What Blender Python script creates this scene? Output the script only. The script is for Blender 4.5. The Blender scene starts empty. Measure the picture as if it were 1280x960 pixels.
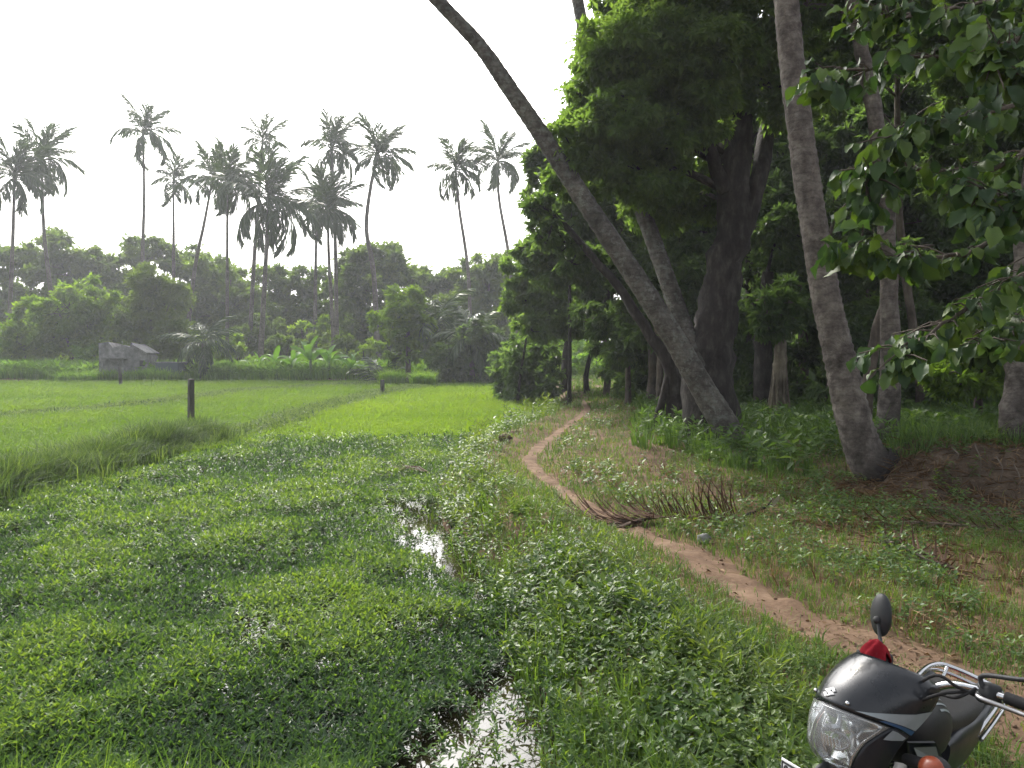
import bpy, math, random
import numpy as np
from mathutils import Vector, Matrix
random.seed(7)
RNG = np.random.default_rng(11)
R = math.radians
scene = bpy.context.scene
col = scene.collection

# ------------------------------------------------------------------ camera
CAM_Z, FPX, TILT = 1.95, 965.0, math.atan(40 / 965.0)
cd = bpy.data.cameras.new('camera')
cd.sensor_width = 36.0
cd.lens = 36.0 * FPX / 1280.0
cd.clip_start, cd.clip_end = 0.05, 3000.0
cam = bpy.data.objects.new('camera', cd)
HAZE = 0.0009
BIKE_POS, BIKE_H, BIKE_LEAN, BIKE_PITCH, BIKE_STEER = (1.125, 2.576, -.03), 3.909, .21, -.15, -.66
cam.location = (0, 0, CAM_Z)
cam.rotation_euler = (math.pi / 2 - TILT, 0, 0)
col.objects.link(cam)
scene.camera = cam

# ------------------------------------------------------------------ daylight
SUN_EL, SUN_AZ = R(43), R(-21)          # azimuth from +Y, negative = left
world = bpy.data.worlds.new('World')
scene.world = world
world.use_nodes = True
wn, wl = world.node_tree.nodes, world.node_tree.links
wn.clear()
sky = wn.new('ShaderNodeTexSky')
sky.sky_type = 'NISHITA'
sky.sun_disc = False
sky.sun_elevation = SUN_EL
sky.sun_rotation = SUN_AZ
sky.altitude = 0
sky.air_density, sky.dust_density, sky.ozone_density = 1.0, 7.0, 1.0
hs = wn.new('ShaderNodeHueSaturation')
hs.inputs['Saturation'].default_value = 0.22
hs.inputs['Value'].default_value = 1.0
bg = wn.new('ShaderNodeBackground')
bg.inputs['Strength'].default_value = 0.15
wo = wn.new('ShaderNodeOutputWorld')
wl.new(sky.outputs[0], hs.inputs['Color'])
wl.new(hs.outputs[0], bg.inputs['Color'])
wl.new(bg.outputs[0], wo.inputs['Surface'])
sd = bpy.data.lights.new('sun', 'SUN')
sd.energy = 1.7
sd.angle = R(8)
sd.color = (1.0, 0.93, 0.80)
so = bpy.data.objects.new('sun', sd)
sdir = Vector((math.sin(SUN_AZ) * math.cos(SUN_EL), math.cos(SUN_AZ) * math.cos(SUN_EL), math.sin(SUN_EL)))
so.rotation_euler = sdir.to_track_quat('Z', 'Y').to_euler()
so.location = sdir * 60
col.objects.link(so)
scene.view_settings.view_transform = 'Standard'
scene.view_settings.look = 'None'
scene.view_settings.gamma = 1.0
scene.view_settings.exposure = 1.28
scene.cycles.max_bounces = 10
scene.cycles.diffuse_bounces = 6
scene.cycles.glossy_bounces = 3
scene.cycles.transmission_bounces = 6
scene.cycles.volume_bounces = 0
scene.cycles.use_denoising = True
scene.cycles.sample_clamp_indirect = 6.0
scene.cycles.caustics_reflective = False
scene.cycles.caustics_refractive = False

# ------------------------------------------------------------------ helpers
def ray(px, py):
    cx, cy = (px - 640) / FPX, (480 - py) / FPX
    c, s = math.cos(TILT), math.sin(TILT)
    return np.array((cx, c + cy * s, -s + cy * c))
def at(px, py, D):
    d = ray(px, py); d = d * (D / d[1])
    return np.array((0, 0, CAM_Z)) + d
def gp(px, py, z=0.0):
    d = ray(px, py); k = (z - CAM_Z) / d[2]
    return np.array((0, 0, CAM_Z)) + d * k

def _hash(ix, iy, seed):
    h = (ix.astype(np.int64) * 374761393 + iy.astype(np.int64) * 668265263 + seed * 974634551) & 0x7fffffff
    h = ((h ^ (h >> 13)) * 1274126177) & 0x7fffffff
    return ((h ^ (h >> 16)) & 0xffff) / 65535.0
def vnoise(x, y, seed=0):
    x = np.asarray(x, float); y = np.asarray(y, float)
    ix, iy = np.floor(x), np.floor(y)
    fx, fy = x - ix, y - iy
    fx, fy = fx * fx * (3 - 2 * fx), fy * fy * (3 - 2 * fy)
    a, b = _hash(ix, iy, seed), _hash(ix + 1, iy, seed)
    c, d = _hash(ix, iy + 1, seed), _hash(ix + 1, iy + 1, seed)
    return (a * (1 - fx) + b * fx) * (1 - fy) + (c * (1 - fx) + d * fx) * fy
def fbm(x, y, seed=0, o=3):
    v, a, t = 0, 1.0, 0
    for k in range(o):
        v = v + a * vnoise(x * 2 ** k, y * 2 ** k, seed + k); t += a; a *= .5
    return v / t
def sstep(a, b, x):
    t = np.clip((np.asarray(x, float) - a) / (b - a), 0, 1)
    return t * t * (3 - 2 * t)
def unit(v):
    return v / np.maximum(np.linalg.norm(v, axis=-1, keepdims=True), 1e-9)

class MB:
    """collects geometry, builds ONE mesh object"""
    def __init__(s):
        s.V, s.F, s.A, s.M, s.n = [], [], [], [], 0
    def add(s, V, F, rnd=0.5, mi=0):
        V = np.asarray(V, float).reshape(-1, 3); F = np.asarray(F, int)
        if len(V) == 0: return
        s.V.append(V); s.F.append(F + s.n); s.n += len(V)
        s.A.append(np.broadcast_to(np.asarray(rnd, float), (len(V),)))
        s.M.append(np.full(len(F), mi))
    def mesh(s, name, mats, smooth=True):
        me = bpy.data.meshes.new(name)
        V = np.concatenate(s.V)
        me.vertices.add(len(V)); me.vertices.foreach_set('co', V.ravel())
        loops = np.concatenate([f.ravel() for f in s.F])
        sizes = np.concatenate([np.full(len(f), f.shape[1]) for f in s.F])
        me.loops.add(len(loops)); me.loops.foreach_set('vertex_index', loops.astype(np.int32))
        me.polygons.add(len(sizes))
        me.polygons.foreach_set('loop_start', (np.cumsum(sizes) - sizes).astype(np.int32))
        mm = mats if isinstance(mats, (list, tuple)) else [mats]
        for m in mm: me.materials.append(m)
        me.polygons.foreach_set('material_index', np.concatenate(s.M).astype(np.int32))
        at_ = me.attributes.new('rnd', 'FLOAT', 'POINT')
        at_.data.foreach_set('value', np.concatenate(s.A).astype(np.float32))
        me.update(calc_edges=True)
        me.polygons.foreach_set('use_smooth', np.full(len(sizes), bool(smooth)))
        return me
    def build(s, name, mats, parent=None, smooth=True):
        return link(name, s.mesh(name, mats, smooth), parent)

def link(name, me, parent=None, mw=None):
    o = bpy.data.objects.new(name, me); col.objects.link(o)
    if parent is not None: o.parent = parent
    if mw is not None: o.matrix_local = mw
    return o
def tag(o, label=None, cat=None, group=None, kind=None):
    if label: o['label'] = label
    if cat: o['category'] = cat
    if group: o['group'] = group
    if kind: o['kind'] = kind
    return o
def thing(name, label, cat, loc=(0, 0, 0), rz=0, group=None):
    o = bpy.data.objects.new(name, None); col.objects.link(o)
    o.empty_display_size = .1
    o.location = tuple(loc); o.rotation_euler = (0, 0, rz)
    return tag(o, label, cat, group)

def frames(P):
    P = np.asarray(P, float)
    T = unit(np.gradient(P, axis=0))
    ref = np.array((0, 0, 1.0)) if abs(T[0][2]) < .9 else np.array((1.0, 0, 0))
    u = np.cross(T[0], ref); u /= np.linalg.norm(u)
    U = []
    for t in T:
        u = u - t * np.dot(u, t); u /= np.linalg.norm(u); U.append(u)
    U = np.array(U)
    return T, U, np.cross(T, U)
def tube(mb, P, r, n=8, rnd=.5, mi=0, cap=True, rough=0.0, seed=0):
    P = np.asarray(P, float); m = len(P)
    r = np.broadcast_to(np.asarray(r, float), (m,))
    T, U, W = frames(P)
    a = np.linspace(0, 2 * math.pi, n, endpoint=False)
    rr = r[:, None] * np.ones((m, n))
    if rough:
        g = np.random.default_rng(seed + 5)
        rr = rr * (1 + rough * (g.random((m, n)) - .5) * 2)
    V = P[:, None] + rr[..., None] * (np.cos(a)[None, :, None] * U[:, None] + np.sin(a)[None, :, None] * W[:, None])
    i, j = np.meshgrid(np.arange(m - 1), np.arange(n), indexing='ij')
    F = np.stack([i * n + j, i * n + (j + 1) % n, (i + 1) * n + (j + 1) % n, (i + 1) * n + j], -1).reshape(-1, 4)
    mb.add(V.reshape(-1, 3), F, rnd, mi)
    if cap:
        for k, s in ((0, -1), (m - 1, 1)):
            idx = np.arange(n); c = np.concatenate([V[k], [P[k] + s * T[k] * r[k] * .15]])
            f = np.stack([idx, (idx + 1) % n, np.full(n, n)], -1)
            mb.add(c, f if s > 0 else f[:, ::-1], rnd, mi)
def spline(pts, n=40):
    """Catmull-Rom through the points (any columns)"""
    p = np.asarray(pts, float); k = len(p)
    q = np.vstack([2 * p[0] - p[1], p, 2 * p[-1] - p[-2]])
    out = []
    for t in np.linspace(0, k - 1 - 1e-6, n):
        i = int(t); f = t - i; a, b, c, d = q[i], q[i + 1], q[i + 2], q[i + 3]
        out.append(.5 * ((2 * b) + (c - a) * f + (2 * a - 5 * b + 4 * c - d) * f * f + (3 * b - a - 3 * c + d) * f ** 3))
    return np.array(out)
def box(mb, c, s, rnd=.5, mi=0, M=None, bev=0.0):
    c, s = np.asarray(c, float), np.asarray(s, float) / 2
    if bev <= 0:
        V = np.array([(x, y, z) for x in (-1, 1) for y in (-1, 1) for z in (-1, 1)]) * s
        F = [(0, 1, 3, 2), (4, 6, 7, 5), (0, 4, 5, 1), (2, 3, 7, 6), (0, 2, 6, 4), (1, 5, 7, 3)]
        V = V + c
        if M is not None: V = V @ np.array(M.to_3x3()).T + np.array(M.translation)
        mb.add(V, F, rnd, mi); return
    import bmesh
    bm = bmesh.new(); bmesh.ops.create_cube(bm, size=2.0)
    for v in bm.verts: v.co = Vector((v.co.x * s[0], v.co.y * s[1], v.co.z * s[2]))
    bmesh.ops.bevel(bm, geom=list(bm.edges), offset=bev, segments=2, affect='EDGES', profile=.5)
    bmesh.ops.triangulate(bm, faces=bm.faces)
    bm.verts.ensure_lookup_table()
    V = np.array([v.co for v in bm.verts]) + c
    F = np.array([[v.index for v in f.verts] for f in bm.faces]); bm.free()
    if M is not None: V = V @ np.array(M.to_3x3()).T + np.array(M.translation)
    mb.add(V, F, rnd, mi)
def ellip(mb, c, r, nu=16, nv=10, rnd=.5, mi=0, M=None, noise=0, seed=0):
    u = np.linspace(0, 2 * math.pi, nu, endpoint=False); v = np.linspace(0, math.pi, nv + 1)
    V = np.stack([np.outer(np.sin(v), np.cos(u)), np.outer(np.sin(v), np.sin(u)), np.outer(np.cos(v), np.ones(nu))], -1)
    if noise:
        g = 1 + noise * (fbm(V[..., 0] * 2 + V[..., 2] * 1.3 + 9, V[..., 1] * 2 - V[..., 2] + 5, seed) - .5) * 2
        V = V * g[..., None]
    V = V * np.asarray(r) + np.asarray(c)
    V = V.reshape(-1, 3)
    if M is not None: V = V @ np.array(M.to_3x3()).T + np.array(M.translation)
    i, j = np.meshgrid(np.arange(nv), np.arange(nu), indexing='ij')
    F = np.stack([i * nu + j, (i + 1) * nu + j, (i + 1) * nu + (j + 1) % nu, i * nu + (j + 1) % nu], -1).reshape(-1, 4)
    mb.add(V, F, rnd, mi)

def leaves(mb, P, d, nrm, L, W, rnd, fold=.12, droop=.12, mi=0, mid=.45):
    """kite leaves: one folded quad each (vectorised)"""
    n = len(P)
    L = np.broadcast_to(np.asarray(L, float), (n,))[:, None]; W = np.broadcast_to(np.asarray(W, float), (n,))[:, None]
    d = unit(d); s = unit(np.cross(nrm, d)); u = np.cross(d, s)
    a = P; t = P + d * L - u * L * droop
    l = P + d * L * mid + s * W / 2 + u * W * fold; r = P + d * L * mid - s * W / 2 + u * W * fold
    V = np.stack([a, r, t, l], 1).reshape(-1, 3)
    k = np.arange(n)[:, None] * 4
    # split along the midrib
    F = np.concatenate([k + np.array([[0, 1, 2]]), k + np.array([[0, 2, 3]])])
    mb.add(V, F, np.repeat(np.broadcast_to(rnd, (n,)), 4), mi)
def blades(mb, P, h, w, ang, lean, bend, rnd, mi=0):
    """grass blades: 2 segments, 3 triangles each"""
    n = len(P)
    h = np.broadcast_to(h, (n,)); w = np.broadcast_to(w, (n,)); lean = np.broadcast_to(lean, (n,)); bend = np.broadcast_to(bend, (n,))
    dx, dy = np.cos(ang), np.sin(ang)
    tw = RNG.random(n) * math.pi
    s = np.stack([np.cos(tw), np.sin(tw), np.zeros(n)], 1) * (w / 2)[:, None]
    dirv = np.stack([dx, dy, np.zeros(n)], 1)
    mid = P + dirv * (h * lean * .5)[:, None]; mid[:, 2] += h * .6
    tip = P + dirv * (h * (lean + bend))[:, None]; tip[:, 2] += h * (1 - .45 * np.minimum(bend, 1.4))
    V = np.stack([P - s, P + s, mid + s * .8, mid - s * .8, tip], 1).reshape(-1, 3)
    k = np.arange(n)[:, None] * 5
    F = np.concatenate([k + np.array([[0, 1, 2]]), k + np.array([[0, 2, 3]]), k + np.array([[3, 2, 4]])])
    mb.add(V, F, np.repeat(np.broadcast_to(rnd, (n,)), 5), mi)
def rand_unit(n):
    return unit(RNG.normal(size=(n, 3)))

# ------------------------------------------------------------------ materials
def nodes(name):
    m = bpy.data.materials.new(name); m.use_nodes = True
    nt = m.node_tree; nt.nodes.clear()
    out = nt.nodes.new('ShaderNodeOutputMaterial')
    return m, nt, out
def ramp(nt, fac, stops):
    r = nt.nodes.new('ShaderNodeValToRGB')
    e = r.color_ramp.elements
    while len(e) < len(stops): e.new(.5)
    for k, (p, c) in enumerate(stops):
        e[k].position = p; e[k].color = (*c, 1)
    nt.links.new(fac, r.inputs[0])
    return r.outputs[0]
def leafmat(name, cols, trans=.35, rough=.5, spec=.35, tcol=None):
    m, nt, out = nodes(name)
    a = nt.nodes.new('ShaderNodeAttribute'); a.attribute_name = 'rnd'
    n = len(cols)
    c = ramp(nt, a.outputs['Fac'], [(k / max(n - 1, 1), cols[k]) for k in range(n)])
    p = nt.nodes.new('ShaderNodeBsdfPrincipled')
    nt.links.new(c, p.inputs['Base Color'])
    p.inputs['Roughness'].default_value = rough
    p.inputs['Specular IOR Level'].default_value = spec
    t = nt.nodes.new('ShaderNodeBsdfTranslucent')
    mx = nt.nodes.new('ShaderNodeMix'); mx.data_type = 'RGBA'; mx.blend_type = 'MULTIPLY'
    mx.inputs[0].default_value = 1.0
    nt.links.new(c, mx.inputs[6]); mx.inputs[7].default_value = (*(tcol or (1.9, 1.9, .7)), 1)
    nt.links.new(mx.outputs[2], t.inputs['Color'])
    ms = nt.nodes.new('ShaderNodeMixShader'); ms.inputs[0].default_value = trans
    nt.links.new(p.outputs[0], ms.inputs[1]); nt.links.new(t.outputs[0], ms.inputs[2])
    nt.links.new(ms.outputs[0], out.inputs['Surface'])
    return m
def noisemat(name, stops, scale=4, detail=6, rough=.85, bump=.4, bscale=None, spec=.3, stretch=(1, 1, 1), dist=.02, metal=0, rough_n=.6):
    m, nt, out = nodes(name)
    tc = nt.nodes.new('ShaderNodeTexCoord'); mp = nt.nodes.new('ShaderNodeMapping')
    mp.inputs['Scale'].default_value = stretch
    nt.links.new(tc.outputs['Object'], mp.inputs[0])
    n1 = nt.nodes.new('ShaderNodeTexNoise'); n1.inputs['Scale'].default_value = scale; n1.inputs['Detail'].default_value = detail
    n1.inputs['Roughness'].default_value = rough_n
    nt.links.new(mp.outputs[0], n1.inputs['Vector'])
    c = ramp(nt, n1.outputs['Fac'], stops)
    p = nt.nodes.new('ShaderNodeBsdfPrincipled')
    nt.links.new(c, p.inputs['Base Color'])
    p.inputs['Roughness'].default_value = rough; p.inputs['Metallic'].default_value = metal
    p.inputs['Specular IOR Level'].default_value = spec
    if bump:
        n2 = nt.nodes.new('ShaderNodeTexNoise'); n2.inputs['Scale'].default_value = bscale or scale * 3; n2.inputs['Detail'].default_value = 6
        nt.links.new(mp.outputs[0], n2.inputs['Vector'])
        b = nt.nodes.new('ShaderNodeBump'); b.inputs['Strength'].default_value = bump; b.inputs['Distance'].default_value = dist
        nt.links.new(n2.outputs['Fac'], b.inputs['Height']); nt.links.new(b.outputs[0], p.inputs['Normal'])
    nt.links.new(p.outputs[0], out.inputs['Surface'])
    return m
def plain(name, c, rough=.5, metal=0, spec=.5, coat=0, bump=0):
    m = noisemat(name, [(.3, tuple(x * .88 for x in c)), (.7, tuple(min(1, x * 1.1) for x in c))], scale=18, rough=rough, metal=metal, spec=spec,
                 bump=bump, bscale=120, dist=.002)
    for n in m.node_tree.nodes:
        if n.type == 'BSDF_PRINCIPLED' and coat:
            n.inputs['Coat Weight'].default_value = coat; n.inputs['Coat Roughness'].default_value = .06
    return m
M = {}
M['pond'] = leafmat('pond_weed_leaf', [(.018, .044, .026), (.038, .092, .034), (.072, .15, .042), (.13, .22, .052)],   .38, .44, .42, (2.1, 1.8, .6))
M['rice'] = leafmat('rice_leaf', [(.068, .135, .02), (.10, .185, .026), (.155, .245, .034)], .42, .55, .3, (1.9, 1.8, .5))
M['rice_light'] = leafmat('rice_light_leaf', [(.11, .20, .018), (.165, .27, .024), (.24, .34, .032)], .42, .55, .3, (1.6, 1.6, .4))
M['grass'] = leafmat('bank_grass_leaf', [(.045, .088, .026), (.07, .135, .032), (.11, .175, .042), (.20, .20, .085)], .33, .55, .3)
M['weed'] = leafmat('bank_weed_leaf', [(.034, .074, .03), (.054, .11, .034), (.085, .152, .04), (.14, .21, .05)], .36, .45, .4, (2.0, 1.8, .6))
M['tallgrass'] = leafmat('tall_grass_leaf', [(.042, .085, .028), (.075, .14, .038), (.13, .205, .05)], .40, .5, .35)
M['bund'] = leafmat('bund_grass_leaf', [(.03, .058, .028), (.065, .11, .045), (.14, .20, .07)], .3, .55, .3)
M['reed'] = leafmat('reed_leaf', [(.08, .15, .03), (.12, .23, .04), (.2, .32, .05)], .4, .55, .3)
M['feather'] = leafmat('fine_tree_leaf', [(.05, .090, .038), (.088, .148, .054), (.135, .21, .068)], .56, .55, .3)
M['dark'] = leafmat('dark_tree_leaf', [(.036, .066, .034), (.068, .117, .052), (.11, .17, .068)], .55, .45, .4)
M['olive'] = leafmat('olive_tree_leaf', [(.042, .072, .024), (.076, .125, .034), (.13, .19, .046)], .48, .5, .35)
M['bright'] = leafmat('bright_tree_leaf', [(.07, .13, .024), (.12, .20, .034), (.20, .29, .05)], .54, .5, .3)
M['palm'] = leafmat('palm_leaflet', [(.025, .055, .018), (.04, .08, .022), (.06, .10, .028)], .3, .4, .5, (1.7, 1.6, .7))
M['teak'] = leafmat('large_leaf', [(.02, .046, .02), (.032, .07, .026), (.05, .10, .028), (.09, .15, .03)], .30, .5, .35)
M['banana'] = leafmat('banana_leaf', [(.08, .18, .03), (.12, .25, .04), (.2, .34, .05)], .42, .45, .4)
M['dry'] = leafmat('dry_leaf', [(.09, .055, .03), (.16, .10, .055), (.27, .19, .11)], .15, .75, .2, (1.2, 1, .7))
M['dryred'] = leafmat('dry_frond', [(.05, .028, .018), (.085, .045, .028), (.14, .08, .05)], .1, .7, .25, (1.2, 1, .7))
def barkmat(name, c0, c1, c2, ring=0.0, scale=5, lich=None, foot=False):
    m, nt, out = nodes(name)
    tc = nt.nodes.new('ShaderNodeTexCoord'); mp = nt.nodes.new('ShaderNodeMapping')
    mp.inputs['Scale'].default_value = (1, 1, .35) if not ring else (1, 1, 1)
    nt.links.new(tc.outputs['Object'], mp.inputs[0])
    n1 = nt.nodes.new('ShaderNodeTexNoise'); n1.inputs['Scale'].default_value = scale; n1.inputs['Detail'].default_value = 8; n1.inputs['Roughness'].default_value = .65
    nt.links.new(mp.outputs[0], n1.inputs['Vector'])
    c = ramp(nt, n1.outputs['Fac'], [(.32, c0), (.5, c1), (.68, c2)])
    if lich:
        n3 = nt.nodes.new('ShaderNodeTexNoise'); n3.inputs['Scale'].default_value = 9; n3.inputs['Detail'].default_value = 5; n3.inputs['Roughness'].default_value = .7
        nt.links.new(tc.outputs['Object'], n3.inputs['Vector'])
        f = ramp(nt, n3.outputs['Fac'], [(.5, (0, 0, 0)), (.60, (1, 1, 1))])
        mx = nt.nodes.new('ShaderNodeMix'); mx.data_type = 'RGBA'
        nt.links.new(f, mx.inputs[0]); nt.links.new(c, mx.inputs[6]); mx.inputs[7].default_value = (*lich, 1)
        c = mx.outputs[2]
    nb = nt.nodes.new('ShaderNodeTexNoise'); nb.inputs['Scale'].default_value = 1.5; nb.inputs['Detail'].default_value = 7; nb.inputs['Roughness'].default_value = .7
    nt.links.new(tc.outputs['Object'], nb.inputs['Vector'])      # broad weather stains
    fb = ramp(nt, nb.outputs['Fac'], [(.35, (.50, .50, .49)), (.52, (1, 1, 1)), (.68, (1.3, 1.32, 1.25))])
    mbk = nt.nodes.new('ShaderNodeMix'); mbk.data_type = 'RGBA'; mbk.blend_type = 'MULTIPLY'; mbk.inputs[0].default_value = 1
    nt.links.new(c, mbk.inputs[6]); nt.links.new(fb, mbk.inputs[7]); c = mbk.outputs[2]
    if ring:      # leaf-scar rings round the stem
        wv = nt.nodes.new('ShaderNodeTexWave'); wv.bands_direction = 'Z'; wv.inputs['Scale'].default_value = 2.6; wv.inputs['Distortion'].default_value = 5.0; wv.inputs['Detail'].default_value = 3; wv.inputs['Detail Scale'].default_value = 1.5
        nt.links.new(tc.outputs['Object'], wv.inputs['Vector'])
        rf = ramp(nt, wv.outputs['Fac'], [(0, (.62, .62, .62)), (.22, (1, 1, 1)), (1, (1.0, 1.0, 1.0))])
        mm = nt.nodes.new('ShaderNodeMix'); mm.data_type = 'RGBA'; mm.blend_type = 'MULTIPLY'; mm.inputs[0].default_value = .5
        nt.links.new(c, mm.inputs[6]); nt.links.new(rf, mm.inputs[7]); c = mm.outputs[2]
    if foot:      # blackish colour with a ragged edge on the foot of the stem
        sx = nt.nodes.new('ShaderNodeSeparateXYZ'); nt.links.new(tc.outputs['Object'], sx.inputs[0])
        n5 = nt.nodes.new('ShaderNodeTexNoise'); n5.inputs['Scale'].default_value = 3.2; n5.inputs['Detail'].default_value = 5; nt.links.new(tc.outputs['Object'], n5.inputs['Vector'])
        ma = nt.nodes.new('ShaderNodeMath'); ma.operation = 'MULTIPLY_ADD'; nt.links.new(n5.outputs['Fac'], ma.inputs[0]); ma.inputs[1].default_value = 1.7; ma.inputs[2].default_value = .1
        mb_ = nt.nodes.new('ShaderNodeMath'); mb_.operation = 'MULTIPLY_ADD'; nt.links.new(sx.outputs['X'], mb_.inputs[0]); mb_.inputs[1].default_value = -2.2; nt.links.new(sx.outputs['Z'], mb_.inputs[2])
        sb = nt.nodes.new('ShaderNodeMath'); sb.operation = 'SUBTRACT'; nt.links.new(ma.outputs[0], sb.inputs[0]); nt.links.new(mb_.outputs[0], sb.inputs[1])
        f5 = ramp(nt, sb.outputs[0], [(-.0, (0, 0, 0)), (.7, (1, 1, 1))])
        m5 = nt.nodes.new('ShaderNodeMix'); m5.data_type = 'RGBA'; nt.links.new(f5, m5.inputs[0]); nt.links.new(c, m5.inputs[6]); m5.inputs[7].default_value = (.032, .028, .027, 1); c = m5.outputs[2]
    p = nt.nodes.new('ShaderNodeBsdfPrincipled'); p.inputs['Roughness'].default_value = .85; p.inputs['Specular IOR Level'].default_value = .25
    nt.links.new(c, p.inputs['Base Color'])
    n2 = nt.nodes.new('ShaderNodeTexNoise'); n2.inputs['Scale'].default_value = scale * 4; n2.inputs['Detail'].default_value = 6
    nt.links.new(mp.outputs[0], n2.inputs['Vector'])
    b = nt.nodes.new('ShaderNodeBump'); b.inputs['Strength'].default_value = .7; b.inputs['Distance'].default_value = .03
    nt.links.new(n2.outputs['Fac'], b.inputs['Height']); nt.links.new(b.outputs[0], p.inputs['Normal'])
    nt.links.new(p.outputs[0], out.inputs['Surface'])
    return m
M['palmbark'] = barkmat('palm_bark', (.09, .078, .068), (.15, .135, .12), (.23, .21, .19), 1, 7)
M['palmbark_lichen'] = barkmat('palm_bark_lichen', (.06, .052, .047), (.11, .10, .09), (.17, .16, .145), 1, 7, (.17, .175, .16))
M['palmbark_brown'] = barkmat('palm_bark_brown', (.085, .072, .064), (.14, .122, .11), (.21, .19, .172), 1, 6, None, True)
M['darkbark'] = barkmat('dark_bark', (.016, .014, .013), (.036, .031, .029), (.085, .076, .07), 0, 7)
M['bark'] = barkmat('grey_bark', (.06, .05, .04), (.11, .09, .075), (.17, .145, .12), 0, 6)
M['root'] = barkmat('root_bark', (.10, .085, .065), (.17, .145, .11), (.25, .22, .17), 0, 8)
M['stem'] = plain('green_stem', (.09, .13, .04), .6)
M['soil'] = noisemat('soil_ground', [(.25, (.055, .036, .022)), (.45, (.10, .066, .04)), (.6, (.15, .098, .06)), (.8, (.20, .135, .085))], 1.6, 9, .95, .8, 9, .15, dist=.03, rough_n=.68)
M['path'] = noisemat('trodden_earth', [(.25, (.07, .044, .029)), (.42, (.125, .080, .053)), (.58, (.18, .120, .080)), (.8, (.26, .185, .13))], 3, 10, .95, .6, 30, .15, dist=.015, rough_n=.7)
M['mud'] = noisemat('pond_mud', [(.3, (.02, .018, .012)), (.7, (.045, .035, .02))], 2, 5, .6, .3)
M['redsoil'] = noisemat('bare_red_soil', [(.25, (.045, .033, .024)), (.5, (.092, .068, .049)), (.75, (.16, .122, .09))], 6, 9, .95, 1.0, 14, .15, dist=.05, rough_n=.7)
M['stone'] = noisemat('grey_stone', [(.3, (.14, .14, .14)), (.7, (.28, .28, .28))], 8, 6, .85, .5)
M['concrete'] = noisemat('old_concrete', [(.3, (.08, .08, .08)), (.5, (.19, .19, .19)), (.7, (.33, .33, .32))], 2.5, 8, .9, .4, rough_n=.7)
M['post'] = noisemat('weathered_post', [(.3, (.05, .05, .045)), (.7, (.12, .115, .105))], 6, 6, .9, .5, stretch=(1, 1, .3))
M['teal'] = plain('teal_plastic', (.03, .055, .06), .5)
m, nt, out = nodes('pond_water')
p = nt.nodes.new('ShaderNodeBsdfPrincipled')
p.inputs['Base Color'].default_value = (.03, .026, .014, 1); p.inputs['Roughness'].default_value = .04
p.inputs['Specular IOR Level'].default_value = .6
tc = nt.nodes.new('ShaderNodeTexCoord'); nz = nt.nodes.new('ShaderNodeTexNoise'); nz.inputs['Scale'].default_value = 6; nz.inputs['Detail'].default_value = 3
nt.links.new(tc.outputs['Object'], nz.inputs['Vector'])
b = nt.nodes.new('ShaderNodeBump'); b.inputs['Strength'].default_value = .12; b.inputs['Distance'].default_value = .02
nt.links.new(nz.outputs['Fac'], b.inputs['Height']); nt.links.new(b.outputs[0], p.inputs['Normal'])
nt.links.new(p.outputs[0], out.inputs['Surface']); M['water'] = m

# ------------------------------------------------------------------ terrain
ZW = -0.35                                   # water level of the pond and paddies
def curve_x(pts, z):
    q = np.array([gp(a, b, z) for a, b in pts]); q = q[np.argsort(q[:, 1])]
    return q[:, 1], q[:, 0]
EY, EX = curve_x([(705, 945), (648, 830), (612, 750), (562, 680), (537, 640), (536, 610), (562, 580), (606, 553), (664, 530), (702, 513), (694, 492), (690, 484)], ZW)
EY = np.concatenate([[0, 3.0], EY, [75, 300]]); EX = np.concatenate([[-.2, .35], EX, [2.0, 2.0]])
PYX = [(1240, 880), (1150, 832), (1060, 798), (985, 764), (930, 735), (880, 706), (830, 678), (785, 660), (745, 640), (705, 615), (672, 592), (661, 575), (680, 553), (712, 532), (735, 512), (728, 500), (705, 490)]
PPY, PPX = curve_x(PYX, 0.0)
PPY = np.concatenate([[0], PPY, [60]]); PPX = np.concatenate([[4.2], PPX, [PPX[-1] - .5]])
def xe(y): return np.interp(y, EY, EX) + .10 * (vnoise(np.asarray(y) * 1.7, 0 * np.asarray(y), 3) - .5)
def xpath(y): return np.interp(y, PPY, PPX)
def pathhw(y): return np.interp(y, [0, 4, 6, 10, 15, 30], [.70, .50, .27, .16, .15, .12])
def polydist(x, y, pts):
    d = np.full(np.shape(x), 1e9)
    for (ax, ay), (bx, by) in zip(pts[:-1], pts[1:]):
        ux, uy = bx - ax, by - ay
        t = np.clip(((x - ax) * ux + (y - ay) * uy) / (ux * ux + uy * uy), 0, 1)
        d = np.minimum(d, np.hypot(x - ax - t * ux, y - ay - t * uy))
    return d
def inpoly(x, y, pts):
    c = np.zeros(np.shape(x), bool); n = len(pts)
    for k in range(n):
        (ax, ay), (bx, by) = pts[k], pts[(k + 1) % n]
        cond = ((ay > y) != (by > y)) & (x < (bx - ax) * (y - ay) / (by - ay + 1e-12) + ax)
        c ^= cond
    return c
def W2(pts, z=ZW): return [tuple(gp(a, b, z)[:2]) for a, b in pts]
BUND_A = W2([(-420, 705), (-150, 662), (0, 628), (120, 592), (205, 570), (252, 556)])
BUND_B = W2([(-200, 535), (0, 526), (110, 517), (230, 503), (300, 492), (420, 484), (540, 479)])
BUND_C = W2([(262, 553), (330, 540), (380, 520), (440, 503), (482, 492), (540, 483)])
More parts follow.
